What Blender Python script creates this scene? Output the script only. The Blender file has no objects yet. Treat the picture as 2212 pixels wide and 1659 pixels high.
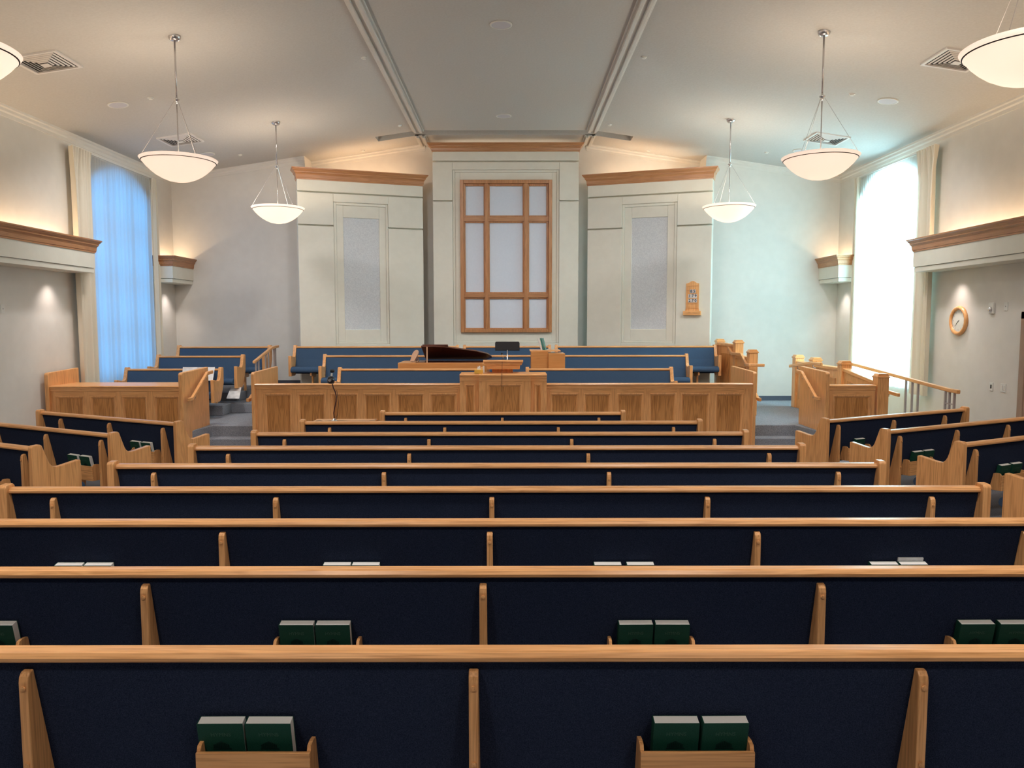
import bpy, bmesh, math, random
from mathutils import Vector, Matrix, Euler
random.seed(7)
C = bpy.context.scene.collection
R = math.radians
PI = math.pi

# ------------------------------------------------------------------ camera
F_PX = 1650.0
PITCH = 0.0813
ROLL = 0.0012
CAM_H = 2.033
cd = bpy.data.cameras.new('camera')
cam = bpy.data.objects.new('camera', cd)
C.objects.link(cam)
cd.sensor_width = 36.0
cd.lens = 36.0 * F_PX / 2212.0
cd.clip_start = 0.05
cd.clip_end = 200
cam.location = (0, 0, CAM_H)
cam.rotation_mode = 'XYZ'
cam.matrix_world = Matrix.Translation((0, 0, CAM_H)) @ Matrix.Rotation(PI/2 - PITCH, 4, 'X') @ Matrix.Rotation(-ROLL, 4, 'Z')
bpy.context.scene.camera = cam
CM = cam.matrix_world.to_3x3()

def ray(px, py):
    return CM @ Vector(((px-1106)/F_PX, (829.5-py)/F_PX, -1.0))

def on_plane(px, py, p0, n):
    """world point where a sight line meets a real surface of the room"""
    d = ray(px, py)
    o = Vector((0, 0, CAM_H))
    n = Vector(n)
    t = (Vector(p0)-o).dot(n)/d.dot(n)
    return o + d*t

# ------------------------------------------------------------------ room numbers
XC = -0.13                       # middle of the room
XL, XR = -7.10, 6.85             # side walls
YB = 16.20                       # rear wall
YA = 16.75                       # back of the alcove behind the tall panels
YF = -5.0                        # wall behind the camera
ZC = 5.83                        # flat middle of the ceiling
HW = 1.73                        # its half width
SL = 0.150                       # slope of the side ceilings
def ceil_z(x):
    return ZC - SL*max(0, abs(x-XC)-HW)
ZE = ceil_z(XR)
PLAT = 0.355

# ------------------------------------------------------------------ world, exposure, large lights
W = bpy.data.worlds.new('world'); bpy.context.scene.world = W
W.use_nodes = True
W.node_tree.nodes['Background'].inputs[0].default_value = (0.55, 0.75, 1.0, 1)
W.node_tree.nodes['Background'].inputs[1].default_value = 0.6
sc = bpy.context.scene
sc.view_settings.view_transform = 'Standard'
sc.view_settings.look = 'None'
sc.view_settings.exposure = 0.30
sc.view_settings.gamma = 1.0
sc.view_settings.use_curve_mapping = False
try:
    sc.cycles.max_bounces = 9
    sc.cycles.diffuse_bounces = 6
    sc.cycles.glossy_bounces = 3
    sc.cycles.transmission_bounces = 6
    sc.cycles.transparent_max_bounces = 8
    sc.cycles.sample_clamp_indirect = 4.0
    sc.cycles.caustics_reflective = False
    sc.cycles.caustics_refractive = False
except Exception:
    pass

def area(name, loc, rot, sx, sy, power, color, spread=None):
    l = bpy.data.lights.new(name, 'AREA')
    l.shape = 'RECTANGLE'; l.size = sx; l.size_y = sy
    l.energy = power; l.color = color
    if spread: l.spread = spread
    o = bpy.data.objects.new(name, l); C.objects.link(o)
    o.location = loc; o.rotation_euler = rot
    return o

WIN_Y0, WIN_Y1 = 12.80, 15.00
WIN_Z0, WIN_ZS, WIN_ZT = 0.98, 4.30, 4.72
WARM = (1.0, 0.70, 0.42)
# daylight outside the two arched windows (shade on one side, bright sky on the other)
area('daylight_shade', (XL-0.75, 13.9, 2.9), (0, -PI/2, 0), 4.3, 2.9, 62, (0.02, 0.38, 1.0), R(110))
area('daylight_sky', (XR+0.75, 13.9, 2.9), (0, PI/2, 0), 4.3, 2.9, 1650, (0.42, 0.82, 1.0), R(140))
# cove strips lying on top of the wall shelves and behind the tall panels
area('cove_strip', (XL+0.14, 6.0, 3.20), (PI, 0, 0), 0.06, 12.4, 62, WARM)
area('cove_strip', (XR-0.14, 6.0, 3.20), (PI, 0, 0), 0.06, 12.4, 62, WARM)
area('cove_strip', (XL+0.14, 15.75, 3.20), (PI, 0, 0), 0.06, 0.7, 4.5, WARM)
area('cove_strip', (XR-0.14, 15.75, 3.20), (PI, 0, 0), 0.06, 0.7, 4.5, WARM)
area('cove_strip', (-3.05, 16.38, 4.85), (PI, 0, R(-2)), 1.7, 0.06, 10, (1.0, 0.62, 0.34))
area('cove_strip', (2.80, 16.38, 4.85), (PI, 0, R(2)), 1.7, 0.06, 10, (1.0, 0.62, 0.34))
area('cove_strip', (XC, 16.48, 5.55), (PI, 0, 0), 2.6, 0.06, 2.5, (1.0, 0.80, 0.60))
BULB_W = 52
FILL_W = 285  # strength of the added fill lamps under the ceiling
SPOT_W = 24

# ------------------------------------------------------------------ materials
def mat(name, rough=0.5, metal=0.0, col=(0.5, 0.5, 0.5), spec=0.5):
    m = bpy.data.materials.new(name); m.use_nodes = True
    b = m.node_tree.nodes['Principled BSDF']
    b.inputs['Base Color'].default_value = (*col, 1)
    b.inputs['Roughness'].default_value = rough
    b.inputs['Metallic'].default_value = metal
    b.inputs['Specular IOR Level'].default_value = spec
    return m, m.node_tree, b

def noisy(name, c1, c2, scale=40, rough=0.8, bump=0.1, detail=3, stretch=(1, 1, 1), spec=0.3, world=False, dist=0.01):
    m, t, b = mat(name, rough, 0, c1, spec)
    N, L = t.nodes, t.links
    tc = N.new('ShaderNodeTexCoord'); mp = N.new('ShaderNodeMapping')
    mp.inputs['Scale'].default_value = stretch
    L.new(tc.outputs['Object'], mp.inputs[0])
    nz = N.new('ShaderNodeTexNoise'); nz.inputs['Scale'].default_value = scale; nz.inputs['Detail'].default_value = detail
    L.new(mp.outputs[0], nz.inputs['Vector'])
    cr = N.new('ShaderNodeValToRGB')
    cr.color_ramp.elements[0].position = 0.35; cr.color_ramp.elements[1].position = 0.68
    cr.color_ramp.elements[0].color = (*c1, 1); cr.color_ramp.elements[1].color = (*c2, 1)
    L.new(nz.outputs['Fac'], cr.inputs[0]); L.new(cr.outputs[0], b.inputs['Base Color'])
    if bump:
        bp = N.new('ShaderNodeBump'); bp.inputs['Strength'].default_value = bump; bp.inputs['Distance'].default_value = dist
        L.new(nz.outputs['Fac'], bp.inputs['Height']); L.new(bp.outputs[0], b.inputs['Normal'])
    return m

def oak(name, axis, light=(0.80, 0.41, 0.165), dark=(0.51, 0.228, 0.075), rough=0.30, vivid=0.6):
    """oiled oak, grain running along one axis"""
    m, t, b = mat(name, rough, 0, light, 0.45)
    N, L = t.nodes, t.links
    tc = N.new('ShaderNodeTexCoord'); oi = N.new('ShaderNodeObjectInfo')
    add = N.new('ShaderNodeVectorMath'); add.operation = 'ADD'
    mul = N.new('ShaderNodeMath'); mul.operation = 'MULTIPLY'; mul.inputs[1].default_value = 37.0
    L.new(oi.outputs['Random'], mul.inputs[0])
    L.new(tc.outputs['Object'], add.inputs[0]); L.new(mul.outputs[0], add.inputs[1])
    i = 'xyz'.index(axis)
    def nz(along, across, detail, distort):
        mp = N.new('ShaderNodeMapping')
        s = [across]*3; s[i] = along
        mp.inputs['Scale'].default_value = s
        L.new(add.outputs[0], mp.inputs[0])
        n = N.new('ShaderNodeTexNoise'); n.inputs['Scale'].default_value = 1.0
        n.inputs['Detail'].default_value = detail; n.inputs['Distortion'].default_value = distort
        L.new(mp.outputs[0], n.inputs['Vector'])
        return n
    a = nz(0.9, 11.0, 2.0, 1.2)          # cathedral figure
    sn = N.new('ShaderNodeMath'); sn.operation = 'MULTIPLY'; sn.inputs[1].default_value = 34.0
    L.new(a.outputs['Fac'], sn.inputs[0])
    si = N.new('ShaderNodeMath'); si.operation = 'SINE'; L.new(sn.outputs[0], si.inputs[0])
    f = nz(3.0, 150.0, 2.0, 0.0)         # pores
    w = N.new('ShaderNodeMath'); w.operation = 'MULTIPLY_ADD'; w.inputs[1].default_value = 0.16*vivid
    L.new(si.outputs[0], w.inputs[0]); L.new(f.outputs['Fac'], w.inputs[2])
    cr = N.new('ShaderNodeValToRGB')
    cr.color_ramp.elements[0].position = 0.18; cr.color_ramp.elements[0].color = (*dark, 1)
    cr.color_ramp.elements[1].position = 0.60; cr.color_ramp.elements[1].color = (*light, 1)
    L.new(w.outputs[0], cr.inputs[0]); L.new(cr.outputs[0], b.inputs['Base Color'])
    bp = N.new('ShaderNodeBump'); bp.inputs['Strength'].default_value = 0.08; bp.inputs['Distance'].default_value = 0.002
    L.new(f.outputs['Fac'], bp.inputs['Height']); L.new(bp.outputs[0], b.inputs['Normal'])
    return m

OX, OY, OZ = oak('oak_grain_x', 'x'), oak('oak_grain_y', 'y'), oak('oak_grain_z', 'z')
OZV = oak('oak_veneer', 'z', light=(0.60, 0.275, 0.088), dark=(0.36, 0.148, 0.040), vivid=1.3)
OXV = oak('oak_veneer_x', 'x', light=(0.60, 0.275, 0.088), dark=(0.36, 0.148, 0.040), vivid=1.3)
OC = oak('oak_cornice', 'x', light=(0.46, 0.215, 0.095), dark=(0.31, 0.125, 0.05))
OW = oak('oak_grid', 'z', light=(0.50, 0.225, 0.095), dark=(0.28, 0.11, 0.04))
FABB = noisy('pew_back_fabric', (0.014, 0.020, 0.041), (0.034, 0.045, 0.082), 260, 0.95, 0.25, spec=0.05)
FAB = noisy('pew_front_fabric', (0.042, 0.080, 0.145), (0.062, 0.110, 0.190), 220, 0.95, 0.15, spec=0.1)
CARPET = noisy('carpet', (0.17, 0.185, 0.215), (0.36, 0.385, 0.43), 120, 0.98, 0.4, spec=0.05, detail=5)
CREAM = noisy('cream_paint', (0.74, 0.735, 0.65), (0.77, 0.765, 0.68), 6, 0.55, 0.0, spec=0.3)
WALLP = noisy('wall_paint', (0.70, 0.68, 0.63), (0.73, 0.71, 0.66), 5, 0.7, 0.0, spec=0.2)
CEILP = noisy('ceiling_paint', (0.52, 0.51, 0.485), (0.55, 0.54, 0.515), 35, 0.85, 0.12, spec=0.15, dist=0.02)
TRIMP = noisy('trim_paint', (0.60, 0.59, 0.56), (0.63, 0.62, 0.59), 5, 0.5, 0.0, spec=0.2)
ACOU = noisy('acoustic_cloth', (0.58, 0.62, 0.66), (0.70, 0.74, 0.77), 60, 0.95, 0.2, spec=0.1)
PANE = noisy('grid_cloth', (0.68, 0.76, 0.88), (0.70, 0.78, 0.90), 30, 0.7, 0.0, spec=0.2)
WHITE, _, _ = mat('white_plastic', 0.45, 0, (0.72, 0.72, 0.68))
VENTM, _, _ = mat('vent_enamel', 0.5, 0, (0.66, 0.64, 0.62))
DARKV, _, _ = mat('vent_throat', 0.9, 0, (0.02, 0.02, 0.022))
GRILLE, _, _ = mat('speaker_grille', 0.6, 0, (0.56, 0.56, 0.60))
NICKEL, _, _ = mat('brushed_nickel', 0.25, 0.9, (0.62, 0.60, 0.60))
STEEL, _, _ = mat('painted_steel', 0.4, 0.3, (0.45, 0.42, 0.42))
CHROME, _, _ = mat('chrome', 0.15, 1.0, (0.8, 0.8, 0.8))
BLACK, _, _ = mat('black_metal', 0.75, 0.1, (0.010, 0.010, 0.012))
BLACKP, _, _ = mat('black_plastic', 0.3, 0, (0.012, 0.013, 0.018))
BASEB, _, _ = mat('rubber_base', 0.6, 0, (0.055, 0.06, 0.085))
COVER = noisy('book_cover', (0.004, 0.050, 0.030), (0.007, 0.072, 0.044), 300, 0.6, 0.3, spec=0.3)
PAGES = noisy('book_pages', (0.84, 0.81, 0.75), (0.90, 0.88, 0.83), 90, 0.9, 0.1, stretch=(1, 25, 1))
EMB, _, _ = mat('cover_emboss', 0.5, 0, (0.001, 0.018, 0.014))
LETT, _, _ = mat('cover_lettering', 0.5, 0, (0.035, 0.10, 0.065))
PAPER = noisy('paper', (0.62, 0.62, 0.62), (0.80, 0.80, 0.80), 12, 0.8, 0.0)
PIANOW = noisy('piano_lid_wood', (0.085, 0.030, 0.020), (0.13, 0.045, 0.028), 6, 0.22, 0.0, stretch=(1, 12, 12), spec=0.5)
PIANOR = oak('piano_case_wood', 'x', light=(0.62, 0.29, 0.10), dark=(0.50, 0.21, 0.065), rough=0.25, vivid=0.4)
DESKW = oak('music_desk_wood', 'z', light=(0.62, 0.38, 0.24), dark=(0.50, 0.29, 0.17), vivid=0.4)
BLIND = noisy('clock_face', (0.74, 0.74, 0.68), (0.77, 0.77, 0.71), 4, 0.4, 0.0)
INK, _, _ = mat('ink', 0.6, 0, (0.03, 0.035, 0.05))
TEAL, _, _ = mat('teal_cloth', 0.6, 0, (0.02, 0.17, 0.15))
TEAL2, _, _ = mat('pale_teal_cloth', 0.6, 0, (0.13, 0.36, 0.34))
YEL, _, _ = mat('yellow_card', 0.6, 0, (0.75, 0.42, 0.06))
TISS, _, _ = mat('tissue', 0.9, 0, (0.8, 0.8, 0.78))
RED, _, _ = mat('red_cord', 0.5, 0, (0.05, 0.006, 0.006))
LENS, _, _ = mat('downlight_glow', 0.5, 0, (1, 1, 1))
LENS.node_tree.nodes['Principled BSDF'].inputs['Emission Color'].default_value = (1, 0.88, 0.75, 1)
LENS.node_tree.nodes['Principled BSDF'].inputs['Emission Strength'].default_value = 1.8
DOORM = noisy('door_casing_paint', (0.36, 0.25, 0.19), (0.40, 0.28, 0.21), 4, 0.6, 0.0)

def cloth_mat(name, col, trans, dk=1.0):
    m = bpy.data.materials.new(name); m.use_nodes = True
    t = m.node_tree; N, L = t.nodes, t.links
    for n in list(N):
        if n.type != 'OUTPUT_MATERIAL': N.remove(n)
    out = [n for n in N if n.type == 'OUTPUT_MATERIAL'][0]
    d = N.new('ShaderNodeBsdfDiffuse'); tr = N.new('ShaderNodeBsdfTranslucent')
    d.inputs[0].default_value = (*[c*dk for c in col], 1)
    tc = N.new('ShaderNodeTexCoord'); mp = N.new('ShaderNodeMapping'); mp.inputs['Scale'].default_value = (300, 300, 60)
    nz = N.new('ShaderNodeTexNoise'); nz.inputs['Scale'].default_value = 1.0
    cr = N.new('ShaderNodeValToRGB')
    cr.color_ramp.elements[0].color = (col[0]*0.85, col[1]*0.85, col[2]*0.85, 1); cr.color_ramp.elements[1].color = (*col, 1)
    L.new(tc.outputs['Object'], mp.inputs[0]); L.new(mp.outputs[0], nz.inputs['Vector'])
    L.new(nz.outputs['Fac'], cr.inputs[0]); L.new(cr.outputs[0], tr.inputs[0])
    mx = N.new('ShaderNodeMixShader'); mx.inputs[0].default_value = trans
    L.new(d.outputs[0], mx.inputs[1]); L.new(tr.outputs[0], mx.inputs[2]); L.new(mx.outputs[0], out.inputs[0])
    return m
SHEER = cloth_mat('sheer_cloth', (0.80, 0.80, 0.76), 0.62, 0.75)
DRAPE = cloth_mat('drape_cloth', (0.74, 0.68, 0.56), 0.03)
BOWL = cloth_mat('alabaster_glass', (0.92, 0.86, 0.80), 0.55)
_t = BOWL.node_tree; _o = [n for n in _t.nodes if n.type == 'OUTPUT_MATERIAL'][0]; _mx = [n for n in _t.nodes if n.type == 'MIX_SHADER'][0]
_e = _t.nodes.new('ShaderNodeEmission'); _e.inputs[0].default_value = (1.0, 0.80, 0.68, 1); _e.inputs[1].default_value = 0.30
_ad = _t.nodes.new('ShaderNodeAddShader'); _t.links.new(_mx.outputs[0], _ad.inputs[0]); _t.links.new(_e.outputs[0], _ad.inputs[1]); _t.links.new(_ad.outputs[0], _o.inputs[0])
GLASS = bpy.data.materials.new('window_glass'); GLASS.use_nodes = True
_t = GLASS.node_tree; _N = _t.nodes
for n in list(_N):
    if n.type != 'OUTPUT_MATERIAL': _N.remove(n)
_o = [n for n in _N if n.type == 'OUTPUT_MATERIAL'][0]
_a = _N.new('ShaderNodeBsdfTransparent'); _g = _N.new('ShaderNodeBsdfGlossy'); _g.inputs['Roughness'].default_value = 0.05
_m = _N.new('ShaderNodeMixShader'); _m.inputs[0].default_value = 0.06
_t.links.new(_a.outputs[0], _m.inputs[1]); _t.links.new(_g.outputs[0], _m.inputs[2]); _t.links.new(_m.outputs[0], _o.inputs[0])

# ------------------------------------------------------------------ mesh helpers
class MB:
    def __init__(s): s.bm = bmesh.new()
    def box(s, x0, x1, y0, y1, z0, z1, rot=None, piv=None):
        vs = [s.bm.verts.new((x, y, z)) for x in (x0, x1) for y in (y0, y1) for z in (z0, z1)]
        for f in ((0,1,3,2),(4,6,7,5),(0,4,5,1),(2,3,7,6),(0,2,6,4),(1,5,7,3)):
            s.bm.faces.new([vs[i] for i in f])
        if rot is not None: bmesh.ops.rotate(s.bm, cent=piv or (0, 0, 0), matrix=rot, verts=vs)
        return s
    def prism(s, poly, axis, a, b):
        def P(u, v, w):
            return {'x': (w, u, v), 'y': (u, w, v), 'z': (u, v, w)}[axis]
        va = [s.bm.verts.new(P(u, v, a)) for u, v in poly]
        vb = [s.bm.verts.new(P(u, v, b)) for u, v in poly]
        n = len(poly)
        s.bm.faces.new(va); s.bm.faces.new(vb[::-1])
        for i in range(n):
            s.bm.faces.new((va[i], vb[i], vb[(i+1) % n], va[(i+1) % n]))
        return s
    def quad(s, *p):
        s.bm.faces.new([s.bm.verts.new(q) for q in p]); return s
    def tube(s, pts, r, n=8, caps=True):
        pts = [Vector(p) for p in pts]
        rs = r if isinstance(r, (list, tuple)) else [r]*len(pts)
        rings = []
        up = None
        for i, p in enumerate(pts):
            d = (pts[min(i+1, len(pts)-1)] - pts[max(i-1, 0)]).normalized()
            if up is None:
                up = Vector((0, 0, 1)) if abs(d.z) < 0.9 else Vector((1, 0, 0))
            a = d.cross(up).normalized(); b = a.cross(d).normalized(); up = b
            rings.append([s.bm.verts.new(p + (a*math.cos(2*PI*k/n) + b*math.sin(2*PI*k/n))*rs[i]) for k in range(n)])
        for i in range(len(rings)-1):
            for k in range(n):
                s.bm.faces.new((rings[i][k], rings[i][(k+1) % n], rings[i+1][(k+1) % n], rings[i+1][k]))
        if caps:
            s.bm.faces.new(rings[0][::-1]); s.bm.faces.new(rings[-1])
        return s
    def bar(s, pts, w, h):
        """rectangular bar along a path (w sideways, h upright)"""
        pts = [Vector(p) for p in pts]
        rings = []
        for i, p in enumerate(pts):
            d = (pts[min(i+1, len(pts)-1)] - pts[max(i-1, 0)])
            side = Vector((d.y, -d.x, 0)).normalized()
            u = Vector((0, 0, 1))
            rings.append([s.bm.verts.new(p + side*w/2*a + u*h/2*b) for a, b in ((-1, -1), (1, -1), (1, 1), (-1, 1))])
        for i in range(len(rings)-1):
            for k in range(4):
                s.bm.faces.new((rings[i][k], rings[i][(k+1) % 4], rings[i+1][(k+1) % 4], rings[i+1][k]))
        s.bm.faces.new(rings[0][::-1]); s.bm.faces.new(rings[-1])
        return s
    def lathe(s, prof, n=32, c=(0, 0, 0), close=False):
        rings = []
        for r, z in prof:
            if r < 1e-6: rings.append([s.bm.verts.new((c[0], c[1], c[2]+z))])
            else: rings.append([s.bm.verts.new((c[0]+r*math.cos(2*PI*k/n), c[1]+r*math.sin(2*PI*k/n), c[2]+z)) for k in range(n)])
        for i in range(len(rings)-1):
            A, B = rings[i], rings[i+1]
            for k in range(n):
                k2 = (k+1) % n
                if len(A) == 1 and len(B) == 1: continue
                if len(A) == 1: s.bm.faces.new((A[0], B[k2], B[k]))
                elif len(B) == 1: s.bm.faces.new((A[k], A[k2], B[0]))
                else: s.bm.faces.new((A[k], A[k2], B[k2], B[k]))
        return s
    def build(s, name, m, parent=None, bevel=0.0, seg=2, smooth=False, loc=None, rot=None, normals=True, xf=None):
        if normals: bmesh.ops.recalc_face_normals(s.bm, faces=s.bm.faces)
        if xf is not None: bmesh.ops.transform(s.bm, matrix=xf, verts=s.bm.verts)
        me = bpy.data.meshes.new(name); s.bm.to_mesh(me); s.bm.free()
        if smooth:
            for p in me.polygons: p.use_smooth = True
        me.materials.append(m)
        o = bpy.data.objects.new(name, me); C.objects.link(o)
        if parent: o.parent = parent
        if loc: o.location = loc
        if rot: o.rotation_euler = rot
        if bevel:
            b = o.modifiers.new('bevel', 'BEVEL'); b.width = bevel; b.segments = seg; b.limit_method = 'ANGLE'; b.angle_limit = R(30)
            b.harden_normals = False
        return o

def tag(o, label=None, cat=None, group=None, kind=None):
    if label: o['label'] = label
    if cat: o['category'] = cat
    if group: o['group'] = group
    if kind: o['kind'] = kind
    return o
def thing(name, label, cat, loc=(0, 0, 0), rotz=0, group=None, rot=None):
    o = bpy.data.objects.new(name, None); C.objects.link(o)
    o.empty_display_size = 0.1
    o.location = loc
    o.rotation_euler = rot if rot else (0, 0, rotz)
    return tag(o, label, cat, group)
def struct(o): o['kind'] = 'structure'; return o
def kids(o): return [c for c in C.objects if c.parent == o]
def copy_tree(o, parent=None, pairs=None):
    c = o.copy(); C.objects.link(c); c.parent = parent
    for ch in kids(o): copy_tree(ch, c)
    return c
def arc(cx, cy, r, a0, a1, n):
    return [(cx+r*math.cos(R(a0+(a1-a0)*i/n)), cy+r*math.sin(R(a0+(a1-a0)*i/n))) for i in range(n+1)]

# ================================================================== THE SETTING
struct(MB().box(XL-0.3, XR+0.3, YF-0.2, YA+0.4, -0.12, 0.0).build('floor', CARPET))
# raised platform, flared at the two stair openings
pl = [(XL, 11.25), (-5.03, 11.25), (-4.88, 12.32), (4.62, 12.32), (4.77, 11.25), (5.66, 11.25), (5.66, 14.95), (XR, 14.95), (XR, YB), (4.0, YB), (4.0, YA), (-4.3, YA), (-4.3, YB), (XL, YB)]
struct(MB().prism(pl, 'z', 0, PLAT).build('floor', CARPET, bevel=0.012))
# lower steps
struct(MB().prism([(-5.02, 11.6), (-4.95, 12.06), (-4.05, 12.06), (-4.05, 12.4), (-4.95, 12.4)], 'z', 0, 0.178).build('floor', CARPET, bevel=0.012))
struct(MB().prism([(4.76, 11.6), (4.69, 12.06), (3.79, 12.06), (3.79, 12.4), (4.69, 12.4)], 'z', 0, 0.178).build('floor', CARPET, bevel=0.012))
# tiers: middle, left bank, left stairs
struct(MB().box(-4.02, 4.0, 13.86, YA, PLAT, 0.54).box(-4.02, 4.0, 14.62, YA, 0.54, 0.70).build('floor', CARPET, bevel=0.012))
struct(MB().box(XL, -5.2, 13.66, YB, PLAT, 0.54).box(XL, -5.2, 14.46, YB, 0.54, 0.70).build('floor', CARPET, bevel=0.012))
struct(MB().box(-5.2, -4.02, 14.05, YB, PLAT, 0.53).box(-5.2, -4.02, 14.85, YB, 0.53, 0.70).build('floor', CARPET, bevel=0.012))
# ramp beside the right wall
struct(MB().prism([(10.6, 0.0), (14.95, 0.0), (14.95, PLAT)], 'x', 5.68, XR).build('floor', CARPET))

# ceiling with the recessed slot near the rear wall
SY0, SY1 = 15.55, 15.93
sx0, sx1 = -2.72, 2.42
xe = [XL, sx0, XC-HW, XC+HW, sx1, XR]
m = MB()
for i in range(5):
    a, b = xe[i], xe[i+1]
    za, zb = ceil_z(a), ceil_z(b)
    spans = [(YF, SY0), (SY1, YA)] if 1 <= i <= 3 else [(YF, YA)]
    for y0, y1 in spans:
        m.quad((a, y0, za), (a, y1, za), (b, y1, zb), (b, y0, zb))
    if 1 <= i <= 3:
        m.quad((a, SY0, za), (b, SY0, zb), (b, SY0, zb+0.35), (a, SY0, za+0.35))
        m.quad((a, SY1, za), (a, SY1, za+0.35), (b, SY1, zb+0.35), (b, SY1, zb))
        m.quad((a, SY0, za+0.35), (b, SY0, zb+0.35), (b, SY1, zb+0.35), (a, SY1, za+0.35))
for xx in (sx0, sx1):
    z = ceil_z(xx)
    m.quad((xx, SY0, z), (xx, SY1, z), (xx, SY1, z+0.35), (xx, SY0, z+0.35))
struct(m.build('ceiling', CEILP, normals=False))

def side_wall(X, sgn, name):
    """sgn = +1: room lies towards +x"""
    m = MB(); top = ZE+0.12
    def q(y0, z0, y1, z1): m.quad((X, y0, z0), (X, y1, z0), (X, y1, z1), (X, y0, z1))
    q(YF, 0, WIN_Y0, top); q(WIN_Y1, 0, YB, top); q(WIN_Y0, 0, WIN_Y1, WIN_Z0)
    n = 16; yc = (WIN_Y0+WIN_Y1)/2; hw = (WIN_Y1-WIN_Y0)/2; rise = WIN_ZT-WIN_ZS
    rad = (hw*hw+rise*rise)/(2*rise); zc = WIN_ZT-rad
    pts = []
    for i in range(n+1):
        y = WIN_Y0+(WIN_Y1-WIN_Y0)*i/n
        pts.append((y, zc+math.sqrt(rad*rad-(y-yc)**2)))
    for i in range(n):
        m.quad((X, pts[i][0], pts[i][1]), (X, pts[i+1][0], pts[i+1][1]), (X, pts[i+1][0], top), (X, pts[i][0], top))
    out = X - sgn*0.28
    loop = [(WIN_Y0, WIN_Z0)] + pts + [(WIN_Y1, WIN_Z0)]
    for i in range(len(loop)):
        a, b = loop[i], loop[(i+1) % len(loop)]
        m.quad((X, *a), (X, *b), (out, *b), (out, *a))
    struct(m.build(name, WALLP, normals=False))
    return loop, pts
loopL, ptsL = side_wall(XL, 1, 'wall_left')
loopR, ptsR = side_wall(XR, -1, 'wall_right')
struct(MB().box(XL-0.2, -4.30, YB, YB+0.12, 0, 6.0).build('wall_back_left', WALLP))
struct(MB().box(4.04, XR+0.2, YB, YB+0.12, 0, 6.0).build('wall_back_right', WALLP))
struct(MB().box(-4.42, 4.16, YA, YA+0.12, 0, 6.0).box(-4.42, -4.30, YB+0.12, YA, 0, 6.0).box(4.04, 4.16, YB+0.12, YA, 0, 6.0).build('wall_alcove', WALLP))
struct(MB().box(XL-0.2, XR+0.2, YF-0.12, YF, 0, 6.0).build('wall_rear', WALLP))

def window(n, X, sgn, pts):
    w = struct(thing('window_%d' % n, None, None))
    m = MB(); xo = X-sgn*0.20
    yc = (WIN_Y0+WIN_Y1)/2
    def zt(y): # arch height
        hw = (WIN_Y1-WIN_Y0)/2; rise = WIN_ZT-WIN_ZS; rad = (hw*hw+rise*rise)/(2*rise)
        return WIN_ZT-rad+math.sqrt(rad*rad-(y-yc)**2)
    for y in (WIN_Y0+0.03, yc-0.37, yc+0.37, WIN_Y1-0.03):
        m.box(xo-0.03, xo+0.03, y-0.028, y+0.028, WIN_Z0, zt(y)-0.005)
    for z in (WIN_Z0+0.03, 1.85, 2.75, 3.65):
        m.box(xo-0.025, xo+0.025, WIN_Y0, WIN_Y1, z-0.025, z+0.025)
    m.build('window_frame', WHITE, w)
    g = MB(); poly = [(WIN_Y0, WIN_Z0), (WIN_Y1, WIN_Z0)] + pts[::-1]
    g.bm.faces.new([g.bm.verts.new((xo-sgn*0.01, y, z)) for y, z in poly])
    g.build('window_pane', GLASS, w, normals=False)
window(1, XL, 1, ptsL); window(2, XR, -1, ptsR)

# crown mouldings along side and rear walls, edge trims of the flat ceiling, wall bases
def crown(name, pts, inward):
    """pts: two ends on the wall line at ceiling height; inward: unit vector into the room"""
    m = MB(); iv = Vector(inward)
    prof = [(0.0, -0.14), (0.012, -0.14), (0.016, -0.09), (0.035, -0.07), (0.04, -0.035), (0.06, -0.02), (0.065, 0.01), (0.0, 0.01)]
    rings = [[m.bm.verts.new(Vector(p)+iv*o+Vector((0, 0, z - abs(iv.x)*0.0))) for o, z in prof] for p in pts]
    for i in range(len(rings)-1):
        for k in range(len(prof)):
            k2 = (k+1) % len(prof)
            m.bm.faces.new((rings[i][k], rings[i][k2], rings[i+1][k2], rings[i+1][k]))
    m.bm.faces.new(rings[0]); m.bm.faces.new(rings[-1][::-1])
    return struct(m.build(name, WALLP))
crown('trim_1', [(XL, YF, ceil_z(XL)), (XL, YB, ceil_z(XL))], (1, 0, 0))
crown('trim_2', [(XR, YF, ceil_z(XR)), (XR, YB, ceil_z(XR))], (-1, 0, 0))
crown('trim_3', [(XL, YB, ceil_z(XL)), (-4.30, YB, ceil_z(-4.30))], (0, -1, 0))
crown('trim_4', [(4.04, YB, ceil_z(4.04)), (XR, YB, ceil_z(XR))], (0, -1, 0))
crown('trim_5', [(-4.30, YA, ceil_z(-4.30)), (XC-HW, YA, ZC)], (0, -1, 0))
crown('trim_6', [(XC+HW, YA, ZC), (4.04, YA, ceil_z(4.04))], (0, -1, 0))
for n, s in ((7, -1), (8, 1)):
    xm = XC+s*HW
    m = MB()
    for y0, y1 in ((YF, SY0), (SY1, YA)):
        m.box(xm-0.115, xm+0.115, y0, y1, ZC-0.030, ZC+0.02)
        m.box(xm-0.085, xm-0.030, y0, y1, ZC-0.062, ZC)
        m.box(xm+0.030, xm+0.085, y0, y1, ZC-0.062, ZC)
    struct(m.build('trim_%d' % n, TRIMP, bevel=0.008))
struct(MB().box(4.04, XR, YB-0.012, YB, PLAT, PLAT+0.10).build('baseboard_back', BASEB))
struct(MB().box(-5.2, -4.3, YB-0.012, YB, 0.70, 0.80).build('baseboard_back_left', BASEB))
struct(MB().box(XR-0.012, XR, YF, 10.0, 0, 0.10).build('baseboard_right', BASEB))
struct(MB().box(XL, XL+0.012, YF, 11.2, 0, 0.10).build('baseboard_left', BASEB))
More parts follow.
